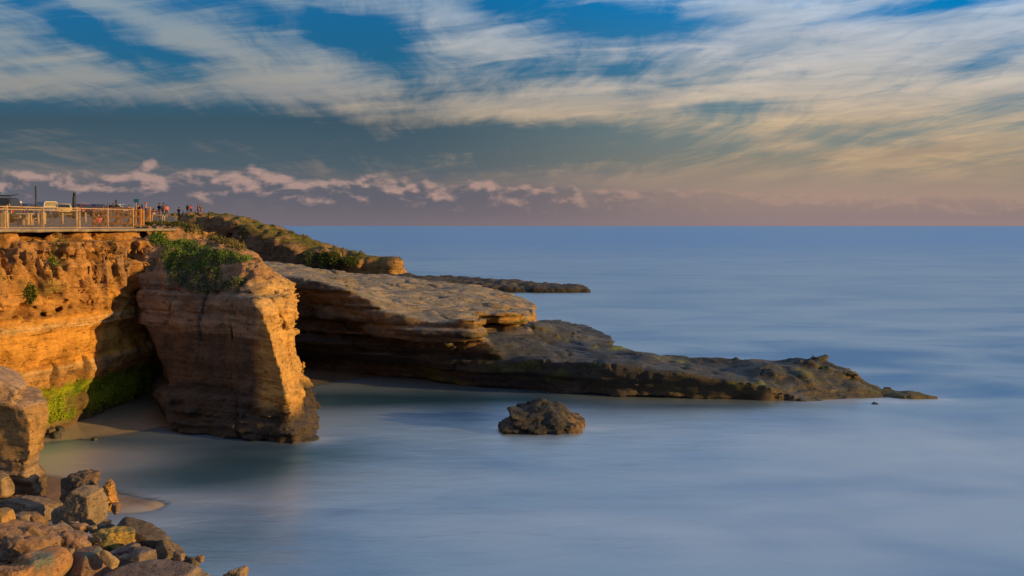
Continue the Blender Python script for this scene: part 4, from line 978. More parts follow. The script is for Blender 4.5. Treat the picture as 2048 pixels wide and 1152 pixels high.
def make_cars():
    suv = car("dark sport utility vehicle with surfboards on its roof at the left edge", -24, 76, 174, paint("black_paint", (.02, .022, .03, 1)), "suv", "car")
    car("low navy car between the dark utility vehicle and the blue pickup", 63, 100, 78, paint("navy_paint", (.05, .07, .18, 1)))
    car("blue pickup truck with a white-framed canopy window facing the sun", 90, 112, 128, paint("blue_paint", (.06, .13, .36, 1)), "pickup", "pickup truck", None, "pickup_truck")
    car("cream hatchback with its rear lit bright yellow by the sun", 126, 108, 118, paint("cream_paint_car", (.70, .58, .30, 1)))
    car("dark maroon car behind the bottle-shaped post", 160, 118, 140, paint("maroon_paint", (.26, .05, .08, 1)))
    car("dark blue car at the right-hand end of the parked row", 190, 122, 140, paint("dark_blue_paint", (.05, .08, .26, 1)))
    car("pale blue car seen through the timber barrier", 226, 116, 170, paint("pale_blue_paint", (.42, .52, .66, 1)))
    # surfboards lying on the roof of the utility vehicle
    z0 = suv.location.z + 1.86 + .12
    rk = MB()
    for k in (-.2, -1.3): rk.tube([suv.matrix_basis @ Vector((k, -.75, 1.97)), suv.matrix_basis @ Vector((k, .75, 1.97))], .025)
    rk.bm.transform(suv.matrix_basis.inverted()) if False else None
    def board(label, c0, c1, w, zc, mt, tilt):
        a, b = Vector(c0), Vector(c1); secs = []
        for i in range(17):
            t = i / 16; p = a.lerp(b, t); hw = w / 2 * max(.06, math.sin(math.pi * min(1, max(0, .04 + t * .93))) ** .55); th = .045 * max(.25, math.sin(math.pi * (.05 + .9 * t)) ** .5); lift = .16 * max(0, t - .7) ** 2 * 8
            secs.append([(p.x, p.y + hw * math.cos(q), p.z + lift + th * math.sin(q)) for q in [2 * math.pi * j / 14 for j in range(14)]])
        o = MB().loft(secs).build("surfboard", mt, None, True); tag(o, label, "surfboard", "surfboards on the roof")
    x0 = P(-60, 392, 76)[0]
    rk = MB(); 
    c = Vector(suv.location)
    for px in (-34, 12):
        q = Vector(P(px, 400, 76)); rk.tube([(q.x, q.y - .7, z0 - .10), (q.x, q.y - .7, z0), (q.x, q.y + .7, z0), (q.x, q.y + .7, z0 - .10)], .025)
    ro = rk.build("roof_rack", TRIM, None, True); ro.parent = suv; ro.matrix_parent_inverse = suv.matrix_basis.inverted()
    y0 = 76
    board("bright blue surfboard lying on the roof of the dark utility vehicle", (P(-70, 0, y0)[0], y0 - .35, z0 + .10), (P(9, 0, y0)[0], y0 - .35, z0 + .10), .52, 0, plain("blue_board", (.02, .22, .62, 1), .4), 0)
    board("dark pointed surfboard reaching forward over the roof of the dark utility vehicle", (P(-45, 0, y0)[0], y0 + .25, z0 + .14), (P(34, 0, y0)[0], y0 + .25, z0 + .06), .55, 0, plain("dark_board", (.035, .05, .07, 1), .4), 0)
    # bag-like bundle of blue boards above
    board("blue foam surfboard stacked on top of the other roof boards", (P(-70, 0, y0)[0], y0 - .05, z0 + .24), (P(8, 0, y0)[0], y0 - .05, z0 + .22), .55, 0, plain("blue_foam", (.03, .30, .70, 1), .6), 0)
make_cars()

# ------------------------------------------------------------------ people
SKIN = plain("skin", (.46, .27, .19, 1), .6, 0, .05, 4)
def body_mesh(pose):
    """one continuous figure 1.70 m tall grown from tapered limbs, faces the -y direction"""
    h = .0150
    J = {}
    if pose == 'sit':
        hip, kn, an = .20, [(.13, -.42, .46), (-.14, -.40, .48)], [(.12, -.62, .07), (-.15, -.60, .07)]
        ch, nk, hd = (0, .05, .52), (0, .02, .70), (0, -.01, .83)
        el = [(.26, -.08, .44), (-.27, -.06, .44)]; wr = [(.14, -.33, .48), (-.15, -.32, .50)]; base = .11
    else:
        hip = .92
        st = dict(stand=(.0, .0), walk=(.17, -.20), stand2=(.03, -.03), phone=(.02, -.02))[pose]
        kn = [(.10, -.03 - st[0] * .8, .50), (-.10, -.03 - st[1] * .35, .50)]; an = [(.11, .02 - st[0], .09), (-.11, .02 - st[1], .09 + (.05 if pose == 'walk' else 0))]
        ch, nk, hd = (0, .02, 1.25), (0, .01, 1.46), (0, -.015, 1.585); base = 0
        el = [(.25, .05, 1.13), (-.25, .05, 1.13)]; wr = [(.26, -.06, .89), (-.26, -.06, .89)]
        if pose == 'stand2': el = [(.28, .06, 1.15), (-.28, .06, 1.15)]; wr = [(.13, -.16, 1.10), (-.12, -.17, 1.16)]
        if pose == 'phone': wr[0] = (.10, -.30, 1.32); el[0] = (.25, -.10, 1.14)
        if pose == 'walk': wr = [(.25, .12, .92), (-.25, -.18, .95)]
    hp = (0, .02, hip)
    caps = []   # a, b, ra, rb, region
    def cap(a, b, ra, rb, reg): caps.append((np.array(a, float), np.array(b, float), ra, rb, reg))
    dirn = np.array(ch) - np.array(hp)
    for s_ in (.055, -.055): cap(np.array(hp) + (s_, 0, 0), np.array(hp) + dirn * .55 + (s_, 0, 0), .115, .10, 1)
    for s_ in (.085, -.085): cap(np.array(hp) + dirn * .5 + (s_ * .8, 0, 0), np.array(ch) + (s_, 0, 0.02), .10, .105, 0)
    cap(np.array(ch) + (.15, .01, .12), np.array(ch) + (-.15, .01, .12), .065, .065, 0)
    cap(np.array(nk) - (0, 0, .08), np.array(hd) - (0, 0, .04), .055, .05, 2)
    H0 = np.array(hd); cap(H0 + (0, .015, .02), H0 + (0, -.01, -.045), .092, .07, 2); cap(H0 + (0, -.085, -.005), H0 + (0, -.098, -.03), .012, .016, 2)
    cap(H0 + (0, -.07, -.085), H0 + (0, -.055, -.08), .03, .035, 2); cap(H0 + (0, -.085, -.06), H0 + (0, -.083, -.062), .018, .016, 2)
    for s_ in (1, -1): cap(H0 + (.088 * s_, .01, .0), H0 + (.092 * s_, .015, -.03), .016, .012, 2)
    for i, s_ in ((0, 1), (1, -1)):
        sh = np.array(ch) + (.175 * s_, .015, .13)
        cap(sh, el[i], .056, .044, 0); cap(el[i], wr[i], .043, .030, 2)
        w = np.array(wr[i]); fd = w - np.array(el[i]); fd /= np.linalg.norm(fd)
        sd = np.cross(fd, (0, -1, 0.2)); sd = sd / (np.linalg.norm(sd) + 1e-6) if np.linalg.norm(sd) > .2 else np.array([1., 0, 0])
        up = np.cross(sd, fd)
        pl = w + fd * .085; cap(w + fd * .01, pl, .028, .032, 2)
        for k, (o, ln) in enumerate(((-.036, .072), (-.012, .085), (.012, .080), (.036, .062))):
            a0 = pl + sd * o + fd * .005; a1 = a0 + fd * ln * .55 - up * .012; cap(a0, a1, .0125, .0115, 2); cap(a1, a1 + fd * ln * .40 - up * .030, .0115, .0105, 2)
        t0 = w + fd * .03 + sd * (.028 * -s_); t1 = t0 + fd * .045 + sd * (.032 * -s_); cap(t0, t1, .0145, .013, 2); cap(t1, t1 + fd * .035, .013, .011, 2)
        hj = np.array(hp) + (.09 * s_, 0, -.04 if pose != 'sit' else -.06)
        cap(hj, kn[i], .092, .060, 1); cap(kn[i], an[i], .058, .038, 3)
        a = np.array(an[i]); cap(a + (0, .04, -.045), a + (0.02 * s_, -.13, -.055), .042, .033, 4)
    lo = np.min([np.minimum(c[0] - c[2], c[1] - c[3]) for c in caps], 0) - .05; hi = np.max([np.maximum(c[0] + c[2], c[1] + c[3]) for c in caps], 0) + .05
    g = Grid(lo, hi, h); D = np.full(tuple(g.n), 9.0, np.float32)
    X, Y, Z = g.X3, g.Y3, g.Z3
    def dist(c, x, y, z):
        a, b, ra, rb, _ = c; d = b - a; L2 = (d ** 2).sum()
        t = np.clip(((x - a[0]) * d[0] + (y - a[1]) * d[1] + (z - a[2]) * d[2]) / L2, 0, 1)
        return np.sqrt((x - a[0] - t * d[0]) ** 2 + (y - a[1] - t * d[1]) ** 2 + (z - a[2] - t * d[2]) ** 2) - (ra + (rb - ra) * t)
    for c in caps: 
        k = .035 if max(c[2], c[3]) > .028 else .006
        D = smin(D, dist(c, X, Y, Z).astype(np.float32), k)
    V, Q = surface(D, g)
    cen = V[Q].mean(1); dd = np.stack([dist(c, cen[:, 0], cen[:, 1], cen[:, 2]) for c in caps], 1)
    reg = np.array([c[4] for c in caps])[dd.argmin(1)]
    V[:, 2] -= V[:, 2].min()
    return V, Q, reg, np.array(hd) - (0, 0, 0), h
_pose = {}
def person(label, px, ph, pf, shirt, legs=None, pose='stand', face=0.0, hair=(.05, .03, .02), shorts=False, cap_=None, Y=None):
    if Y is None: Y = min(168, 1.287 / max(.0077, .0203 - (452 - pf) / 2000))
    x, y, _ = P(px, pf, Y); z = top_z(x, y)
    want = P(px, ph, Y)[2] - z
    if pose not in _pose:
        V, Q, reg, hd, h = body_mesh(pose)
        me = bpy.data.meshes.new("person"); me.vertices.add(len(V)); me.vertices.foreach_set('co', V.astype(np.float32).ravel())
        me.loops.add(Q.size); me.loops.foreach_set('vertex_index', Q.astype(np.int32).ravel()); me.polygons.add(len(Q)); me.polygons.foreach_set('loop_start', np.arange(0, Q.size, 4, dtype=np.int32))
        me.polygons.foreach_set('use_smooth', np.ones(len(Q), bool)); me.update(calc_edges=True)
        for k in range(5): me.materials.append(SKIN)
        me.polygons.foreach_set('material_index', reg.astype(np.int32))
        zt = V[:, 2].max()
        # hair: a shell over the skull, longer at the back
        hz = zt - .10; hv = []
        m = MB(); n = 20; rings = []
        hx, hy = V[V[:, 2] > zt - .16][:, :2].mean(0)
        prof = [(.02, .108), (.055, .100), (.085, .070), (.103, .030), (.108, -.02), (.106, -.07)]
        for r_, z_ in prof:
            rings.append([m.bm.verts.new((hx + math.cos(2 * math.pi * k / n) * r_ * .95, hy + .02 + math.sin(2 * math.pi * k / n) * r_ * 1.05, hz + z_ + .015 + (.06 * max(0, -math.sin(2 * math.pi * k / n)) if z_ < .05 else 0))) for k in range(n)])
        for A, B in zip(rings, rings[1:]):
            for k in range(n): m.bm.faces.new((A[k], B[k], B[(k + 1) % n], A[(k + 1) % n]))
        m.bm.faces.new(rings[0])
        ho = m.build("hair", SKIN, None, True); hm = ho.data; bpy.data.objects.remove(ho)
        _pose[pose] = (me, hm, zt)
    me, hm, zt = _pose[pose]
    o = bpy.data.objects.new("person", me); COL.objects.link(o); o.location = (x, y, z - .01); o.rotation_euler = (0, 0, R(face))
    s_ = min(1.18, max(.72, want / (zt + .02))); o.scale = (s_, s_, s_)
    tag(o, label, "person", "people on the cliff top")
    sm = plain("shirt_cloth", (*shirt, 1), .9, 0, .12, 9, .1); lm = plain("trouser_cloth", (*(legs or (.04, .045, .07)), 1), .9, 0, .12, 9, .1); shm = plain("shoe", (.05, .05, .05, 1), .7)
    for k, m_ in enumerate((sm, lm, SKIN, SKIN if shorts else lm, shm)):
        o.material_slots[k].link = 'OBJECT'; o.material_slots[k].material = m_
    q = bpy.data.objects.new("cap" if cap_ else "hair", hm); COL.objects.link(q); q.parent = o
    q.material_slots[0].link = 'OBJECT'; q.material_slots[0].material = plain("cap_cloth" if cap_ else "hair_colour", (*(cap_ or hair), 1), .8)
def make_people():
    person("person in a white cap and coral top behind the fence beside the dark utility vehicle", 40.5, 402, 431, (.75, .16, .06), (.35, .30, .25), 'walk', -60, cap_=(.75, .72, .70), Y=88)
    person("person in a bright pink shirt and bare legs right of the grey and navy pair", 333, 409, 436, (.80, .22, .24), (.10, .08, .09), 'stand', 20, shorts=True)
    person("person in dark navy standing left of a grey-dressed companion", 319, 406, 435, (.035, .03, .07), None, 'stand2', 150)
    person("person in a grey jacket between the navy and the pink dressed people", 327, 405.5, 435, (.16, .16, .20), (.08, .08, .10), 'stand', 175)
    person("person with orange hair in a lavender top above the orange gate", 292, 404, 433, (.24, .20, .30), (.05, .05, .10), 'stand2', 100, (.40, .14, .03))
    person("person in pale grey holding up a phone near the propped post", 299, 407, 434, (.42, .38, .40), (.12, .10, .10), 'phone', 120, (.18, .08, .03))
    person("person in a pale violet top just right of the propped post", 308, 407, 434, (.34, .30, .42), (.09, .09, .13), 'stand', 90)
    person("person in dark red directly below the small blue sign", 276.5, 406, 433, (.16, .03, .04), None, 'stand', 40)
    person("person in a mauve shirt between the blue sign and the lavender top", 284, 409, 433, (.30, .16, .18), (.06, .05, .08), 'walk', 80)
    person("person in dark clothes standing alone left of the seated blue figure", 358, 411, 431, (.05, .04, .10), None, 'stand2', 160, Y=171)
    person("person in blue sitting on the headland grass", 367, 421, 432, (.14, .15, .28), (.08, .09, .16), 'sit', 150, Y=171)
    person("tall person in black beside the red shirt on the headland", 375, 408, 431.5, (.03, .03, .05), (.03, .03, .05), 'stand', 180, Y=171)
    person("person in a red shirt and dark shorts on the headland", 382, 409.5, 433, (.55, .12, .13), (.05, .05, .06), 'stand2', 200, shorts=True, Y=171)
    person("person in dark clothes sitting at the headland's crest", 391.5, 421, 430.5, (.06, .045, .07), (.05, .04, .05), 'sit', 90, Y=171)
    person("person in a grey top standing behind the seated one at the headland's crest", 396, 409, 430, (.18, .17, .20), (.07, .07, .09), 'stand', 120, Y=171)
    person("rightmost person on the headland, brown top and bare legs", 401, 409, 430, (.10, .045, .03), (.10, .06, .05), 'stand', 60, shorts=True, Y=171)
    person("person in dark grey behind the left part of the timber barrier", 216, 407, 434, (.06, .06, .09), None, 'stand', 30)
    person("person in navy behind the middle of the timber barrier", 226.5, 406, 434, (.04, .045, .10), None, 'stand2', 200)
    person("person in hot pink sitting on the ground behind the timber barrier", 197, 426, 449, (.85, .07, .13), (.55, .10, .14), 'sit', 10, Y=66)
    person("person in a dusty pink shirt beside the cream hatchback", 157.5, 412, 435, (.50, .20, .22), (.22, .14, .13), 'walk', 70)
    person("person in an orange top at the left end of the timber barrier", 205.5, 411, 435, (.55, .24, .06), (.10, .08, .08), 'stand', 70)
    person("person in a brown jacket between the leaning post and the blue sign", 244, 409, 434, (.22, .11, .06), None, 'stand2', 120)
    person("person in a white shirt just left of the blue sign", 258, 410, 434, (.62, .55, .50), (.12, .10, .10), 'walk', 250)
make_people()

# ------------------------------------------------------------------ boulders and small rocks
BOULDER = rock_mat("boulder_rock", 2.4, .030, False, .25, .6)
def boulder(label, box, Y, seed, col, col2=None, roll=0.0, sharp=60, rough=.024, planes=(), asp=(1, .85, 1), nr=8, sub=5, group="boulders along the shore", name="boulder", deep=0.0, cat="boulder", yaw=0.0):
    """faceted rock whose outline fills the photograph box (x0, y0, x1, y1) at distance Y; planes = (normal, distance) cuts"""
    rg = np.random.RandomState(seed)
    bm = bmesh.new(); bmesh.ops.create_icosphere(bm, subdivisions=sub, radius=1.0)
    d = np.array([v.co[:] for v in bm.verts]); T = np.array([[v.index for v in f.verts] for f in bm.faces]); bm.free()
    pl = [((-.38, -.91, .08), .60), ((.93, -.3, .15), .70), ((.05, -.2, .97), .72)] if planes == () else list(planes)
    for k in range(nr):
        n = rg.normal(size=3); n /= np.linalg.norm(n); pl.append((n, rg.uniform(.72, 1.0)))
    acc = 0; sharp2 = sharp * 2.0
    for n, h in pl:
        n = np.array(n, float); n /= np.linalg.norm(n)
        acc = acc + (np.maximum(d @ n, 0) / h) ** sharp2
    V = d * np.minimum(acc ** (-1.0 / sharp2), 1.25)[:, None] * np.array(asp)
    o3 = seed * 3.7
    N = d
    ds = fbm(V[:, 0] * 1.6 + o3, V[:, 1] * 1.6, V[:, 2] * 1.6, 5, .55) * rough * 2.6 + (fbm(V[:, 0] * 3 + o3, V[:, 1] * 3, V[:, 2] * 3, 4, .6, True) - .4) * -rough * 2.0
    V = V + N * ds[:, None]
    a = R(roll); c, s = math.cos(a), math.sin(a); b_ = R(yaw); c2, s2 = math.cos(b_), math.sin(b_)
    V = np.stack([V[:, 0] * c2 - V[:, 1] * s2, V[:, 0] * s2 + V[:, 1] * c2, V[:, 2]], 1)
    V = np.stack([V[:, 0] * c + V[:, 2] * s, V[:, 1], -V[:, 0] * s + V[:, 2] * c], 1)
    x0, y0, x1, y1 = box; w = (x1 - x0) / F * Y; h = (y1 - y0) / F * Y + deep
    lo, hi = V.min(0), V.max(0); sc_ = np.array([w / (hi[0] - lo[0]), 0, h / (hi[2] - lo[2])]); sc_[1] = (sc_[0] * .6 + sc_[2] * .4)
    V = (V - (lo + hi) / 2) * sc_
    cx, _, cz = P((x0 + x1) / 2, (y0 + y1) / 2, Y); cz -= deep / 2
    n = fbm(V[:, 0] * 1.5 + o3, V[:, 1] * 1.5, V[:, 2] * 1.5, 4)
    cc = np.tile(np.array(col), (len(V), 1))
    cc = cc * .88; cc = blend(cc, np.array(col2 if col2 is not None else np.array(col) * .6), sst(.0, .3, n))
    wet = sst(.75, .15, V[:, 2] + cz + .1 * n) * .6
    cc = blend(cc, np.array(col) * .28, wet)
    cc = np.concatenate([cc, .15 + wet[:, None]], 1)
    o = mesh_obj(name, V, T, BOULDER, cc); o.location = (cx, Y, cz)
    tag(o, label, cat, group)
    return o
BR = (.27, .21, .15); PK = (.255, .195, .16); PU = (.17, .135, .135); YE = (.42, .29, .085); OR = (.40, .225, .12); GN = (.15, .17, .14); DK = (.10, .085, .07)
def make_boulders():
    A = boulder
    A("largest upright boulder, sharp ridge between its dark face and its tan sunlit side", (126, 972, 211, 1060), 27.5, 1, BR, (.32, .24, .15), planes=[((-.36, -.93, .06), .50), ((.95, -.25, .20), .62), ((.1, -.2, .97), .86), ((-.8, .1, .5), .85)], nr=5, sharp=40, rough=.045)
    A("long dark slab tilted down to the water with a flat sunlit end", (226, 1036, 338, 1114), 26.5, 2, (.105, .09, .085), (.15, .135, .13), roll=22, asp=(1.5, .8, .62), planes=[((-.25, -.95, .0), .62), ((.98, -.2, .1), .86), ((0, -.2, .97), .62), ((-.95, -.2, .2), .86)], nr=6, sharp=34)
    A("yellow ochre rock with a rough broken face below the upright boulder", (184, 1056, 274, 1104), 25.8, 3, YE, (.22, .20, .10), planes=[((-.55, -.8, .15), .72), ((.45, -.85, .1), .60), ((0, -.1, 1), .62)], rough=.07, asp=(1.25, .8, .72), nr=8, sharp=24)
    A("wedge of rock at the water's edge, black on the left and tan on the right", (306, 1080, 366, 1142), 25.9, 4, (.20, .155, .11), DK, roll=35, asp=(1.1, .8, .8), planes=[((-.7, -.7, .0), .5), ((.6, -.75, .2), .58), ((.2, .0, .97), .75)], nr=6, sharp=26)
    A("small leaning rock right of the black and tan wedge, pale sunlit slope", (360, 1114, 400, 1146), 25.5, 5, (.22, .17, .12), DK, roll=35, planes=[((-.7, -.7, .0), .5), ((.6, -.75, .2), .58)], sub=4, sharp=24)
    A("smooth purple-grey boulder with a pale blunt right end", (219, 1100, 312, 1150), 24.6, 6, PU, (.20, .155, .14), roll=-14, asp=(1.4, .8, .7), planes=[((-.35, -.85, .4), .62), ((.9, -.4, .1), .80), ((-.2, -.2, .95), .66)], nr=6, sharp=16)
    A("flat purple-grey rock squeezed under the yellow ochre one", (215, 1088, 280, 1128), 25.2, 7, (.19, .15, .15), (.30, .26, .22), roll=-24, asp=(1.4, .8, .6), nr=7)
    A("very broad smooth purple slab along the bottom edge", (196, 1130, 396, 1200), 23.6, 8, (.185, .15, .155), (.22, .18, .17), asp=(1.8, .9, .62), rough=.02, planes=[((0, -.45, .9), .72), ((-.35, -.6, .7), .85)], nr=8, sharp=9)
    A("reddish boulder with a grey-green front facet at the bottom edge", (135, 1099, 224, 1190), 24.0, 9, (.25, .155, .12), GN, planes=[((-.5, -.75, .4), .70), ((.35, -.85, .35), .62), ((.8, -.3, .5), .74), ((0, -.1, 1), .80)], nr=7, sharp=20)
    A("small pale sunlit wedge lying on the reddish boulder", (200, 1100, 238, 1136), 23.7, 10, (.40, .29, .17), roll=38, asp=(1.4, .8, .6), sub=4, nr=8)
    A("big rounded orange-brown boulder with a grey-green patch in the bottom left corner", (16, 1102, 136, 1190), 23.5, 11, OR, (.17, .19, .165), planes=[((-.5, -.7, .5), .72), ((.55, -.7, .3), .68), ((.1, -.15, 1), .76), ((.85, -.1, .4), .82)], nr=7, sharp=12, rough=.02)
    A("flat orange-topped block in the very bottom left corner", (-22, 1132, 66, 1190), 22.7, 12, OR, (.46, .25, .10), asp=(1.6, .8, .6), nr=6, sharp=30, planes=[((-.2, -.95, .15), .66), ((.9, -.4, .1), .80), ((.0, -.1, 1), .60)])
    A("big rough brown slab between the upright boulder and the ochre rock", (88, 1046, 200, 1130), 25.6, 13, PK, (.30, .19, .14), roll=18, asp=(1.3, .9, .75), rough=.06, nr=9)
    A("rough pinkish conglomerate slab at the left edge", (-40, 1040, 124, 1140), 25.0, 14, (.31, .20, .14), (.22, .16, .135), roll=12, asp=(1.6, .9, .7), rough=.075, nr=10, sharp=10)
    A("dark rounded boulder left of the upright one", (30, 1024, 94, 1064), 26.7, 15, (.19, .125, .085), (.30, .19, .10), asp=(1.2, .9, .8), sharp=10, nr=8)
    A("narrow wedge sliding down from the dark rounded boulder", (54, 1052, 114, 1104), 25.0, 16, (.27, .18, .11), (.33, .22, .12), roll=42, asp=(1.7, .7, .6), nr=8, sharp=20)
    A("orange rounded rock at the left edge above the pinkish slab", (-24, 1018, 27, 1070), 25.3, 17, (.42, .26, .11), (.28, .17, .10), nr=8, sharp=12)
    A("wide flat grey-brown ledge rock behind the dark rounded boulder", (-30, 994, 116, 1050), 28.8, 18, (.24, .185, .145), (.19, .15, .125), roll=6, asp=(1.9, .9, .55), nr=8, sharp=18)
    A("pale square block against the left side of the upright boulder", (104, 1012, 142, 1056), 27.9, 19, (.27, .22, .17), (.22, .18, .14), nr=8, sharp=26, sub=4)
    A("rounded boulder leaning against the foot of the left sandstone pillar", (-26, 944, 28, 998), 29.6, 20, (.33, .24, .155), (.24, .175, .12), nr=7, sharp=11)
    A("low orange rubble ledge at the foot of the left sandstone pillar", (10, 990, 102, 1014), 29.9, 21, (.34, .22, .14), (.25, .17, .11), asp=(2.2, .9, .5), rough=.09, nr=8)
    A("pale rock breaking the bottom edge at the far right of the pile", (446, 1134, 496, 1180), 24.3, 22, (.33, .24, .16), (.24, .17, .12), rough=.07, nr=8)
    A("low dark rock on the waterline at the bottom edge", (356, 1137, 424, 1180), 24.2, 23, (.16, .135, .13), (.22, .17, .14), roll=8, asp=(1.5, .9, .6), nr=8)
    A("grey flat stone tucked right of the upright boulder", (184, 1046, 232, 1070), 26.8, 24, (.22, .19, .17), asp=(1.6, .9, .6), nr=7, sub=4)
    A("little orange pebble on the grey flat stone", (207, 1040, 223, 1051), 26.7, 25, (.50, .30, .14), nr=7, sub=4, name="stone", cat="stone")
    A("jagged orange lump of rock behind the upright boulder", (199, 960, 236, 1024), 29.2, 26, (.48, .27, .10), (.30, .15, .06), rough=.13, sharp=8, nr=8, asp=(.7, .8, 1.1))
    A("dark jagged peak of rock behind the upright boulder", (118, 942, 206, 1022), 29.8, 27, (.13, .10, .085), (.33, .20, .11), roll=-38, rough=.10, sharp=12, nr=8, asp=(1.2, .8, .7), planes=[((-.5, -.8, .3), .55), ((.9, -.3, .1), .75)])
    A("small brown stone in the wash below the jagged orange lump", (222, 1006, 240, 1022), 28.9, 28, (.25, .16, .11), nr=7, sub=4, name="stone", cat="stone", deep=.1)
    for k, (bx, Y, lb) in enumerate((((86, 853, 110, 874), 42.8, "pale stone by the pillar's edge on the wet sand"), ((100, 862, 121, 877), 42.3, "dark blue-grey stone lying in front of two paler ones on the wet sand"), ((108, 852, 128, 863), 43.2, "flat brown stone behind the others on the wet sand"), ((180, 874, 195, 884), 42.0, "single small stone standing alone in the shallow wash"))):
        A(lb, bx, Y, 40 + k, (.22, .19, .17) if k == 0 else (.10, .10, .115), None, nr=8, sub=4, name="stone", cat="stone", group="stones on the beach", deep=.12)
    A("tiny dark rock poking out of the water near the shelf's tip", (1740, 804, 1758, 818), 50.6, 50, (.05, .045, .04), None, sub=4, name="stone", cat="stone", group=None, deep=.2)
    rn = random.Random(5)
    for k in range(26):                                   # rubble filling the gaps of the pile
        px = rn.uniform(-10, 400); py = rn.uniform(1040, 1150)
        if py < 1040 + max(0, (px - 190)) * .5: py += 60
        s = rn.uniform(9, 20); Y = 26.2 - (py - 1040) / 110 * 2.4
        A("fist to head sized rubble stone wedged between the big boulders", (px - s, py - s * .7, px + s, py + s * .7), Y + .25, 100 + k, rn.choice([BR, PK, PU, (.30, .2, .13)]), None, sub=4, nr=8, group="rubble between the boulders", name="rubble_stone", cat="stone")
make_boulders()

def small_sdf():
    # sandstone pillar at the left edge
    g = Grid((-20.5, 28.2, -.3), (-13.6, 36, 5.2), .062)
    def L(z, r, c, fy=31.4): return z, [(-340, fy + .8), (c, 30.3), (r, 31.4), (r - 14, 34), (-340, 35.5)]
    lv_ = dict([L(-.3, 92, 66), L(.5, 93, 66), L(1.05, 93, 66), L(1.35, 84, 56), L(1.45, 72, 50), L(1.62, 68, 50), L(1.85, 70, 52), L(2.0, 84, 60), L(2.3, 90, 60), L(2.9, 94, 62), L(3.3, 94, 52), L(3.52, 92, 44, 30.6), L(3.60, 50, 30, 30.0), L(3.70, 36, 22, 30), L(3.80, 42, 26, 29.8), L(3.90, 52, 36, 29.6), L(3.98, 54, 38, 29.5), L(4.06, 46, 30, 29.5), L(4.18, 32, 16, 29.5), L(4.32, 12, -4, 29.6), L(4.48, -12, -32, 29.8), L(4.9, -70, -90, 30), L(5.2, -90, -110, 30)])
    D = levels_sd({z: [((px - 1024) / F * Y, Y) for px, Y in p] for z, p in lv_.items()}, g.X2, g.Y2, g.z)
    def fn(x, y, z):
        lo = sst(2.0, 1.7, z); mid = sst(1.9, 2.2, z) * sst(3.6, 3.3, z)
        d = fbm(x * .8, y * .8, z * .8, 5, .5) * (.22 - .12 * sst(3.2, 3.6, z)) * (1 - .3 * mid)
        d += mid * (np.clip(pn(x * .15, y * .15, z * 4.5) * 4, -1, 1) * .03)
        d += lo * (np.clip(pn(x * .2, y * .2, z * 6) * 4, -1, 1) * .055 + fbm(x * 1.6, y * 1.6, z * 3, 4, .6) * .16)
        d += sst(3.3, 3.6, z) * sst(4.3, 3.8, z) * (fbm(x * 3, y * 3, z * 3, 4, .6) * .12)
        d += (fbm(x * .9, y * .9, z * .5, 4, .55, True) - .45) * -.13
        return d
    D = g.rough(D, fn, .6)
    V, Q = surface(D, g); x, y, z = V.T; n = fbm(x, y, z, 4); nf = fbm(x * 3, y * 3, z * 3, 3); ns = fbm(x * .3, y * .3, z * 7, 3)
    col = np.tile(np.array([.42, .265, .115]), (len(V), 1)); col = blend(col, (.32, .195, .09), sst(.05, .35, n))
    col = blend(col, (.44, .31, .22), sst(3.35, 3.65, z + .1 * n)); col = blend(col, (.30, .20, .13), sst(3.3, 3.6, z) * sst(.1, .35, nf) * .6)
    low = sst(1.95, 1.8, z); col = blend(col, (.36, .255, .165), low); col = blend(col, (.20, .14, .09), low * sst(0, .3, ns)); col = blend(col, (.12, .085, .06), sst(1.35, 1.15, z + .15 * n) * .8)
    o = mesh_obj("sandstone_pillar", V, Q, rock_mat("pillar_rock", 1.6, .04), np.concatenate([col, 0 * col[:, :1]], 1))
    tag(o, "layered sandstone pillar with a pinkish knobbly cap at the left edge", "rock pillar")
    # rock standing alone in the water
    g = Grid((-2.2, 41.6, -.6), (4.6, 48.4, 2.0), .05)
    pol = [P(1006, 850, 43.2)[:2], P(992, 850, 44.6)[:2], P(1020, 0, 46.5)[:2], P(1090, 0, 47.3)[:2], P(1150, 0, 46.5)[:2], P(1172, 0, 44.8)[:2], P(1166, 0, 43.6)[:2], P(1110, 0, 43.1)[:2], P(1050, 0, 43.2)[:2]]
    zt = -.06 + rbf([P(991, 833, 44.6), P(1006, 825, 44.2), P(1025, 818, 44.6), P(1052, 815, 45), P(1078, 797, 45.4), P(1095, 797, 45.4), P(1128, 812, 45.2), P(1150, 830, 45), P(1170, 846, 44.6), P(1060, 835, 43.7), P(1110, 835, 43.6), P(1160, 858, 43.7), P(1100, 858, 43.2), P(1020, 846, 43.5), (1, 47.4, .5), (2.5, 46.6, .4), P(1172, 862, 44.4)], g.X2, g.Y2)
    sd = poly_sd(pol, g.X2, g.Y2)
    s3 = sd[:, :, None] + .75 * sst(1.05, .75, g.Z3) * sst(.1, .5, g.Z3) * sst(.6, -.4, g.X3)
    D = smax(s3.astype(np.float32), g.Z3 - zt[:, :, None].astype(np.float32), .12)
    def f2(x, y, z):
        wz = z - .22 * x
        d = fbm(x * 1.5, y * 1.5, z * 2.0, 5, .6) * .20 + (fbm(x * 2.4, y * 2.4, wz * 3.4, 4, .6, True) - .4) * -.20
        return d * .75 + np.clip(pn(x * .4, y * .4, (z + .25 * x) * 5) * 5, -1, 1) * .11 * sst(1.6, -.6, x) + np.clip(pn(x * 1.4, y * 1.4, z * 1.8) * 5, -1, 1) * .07
    D = g.rough(D, f2, .6)
    V, Q = surface(D, g); x, y, z = V.T; nf = fbm(x * 2.2, y * 2.2, z * 2.2, 4)
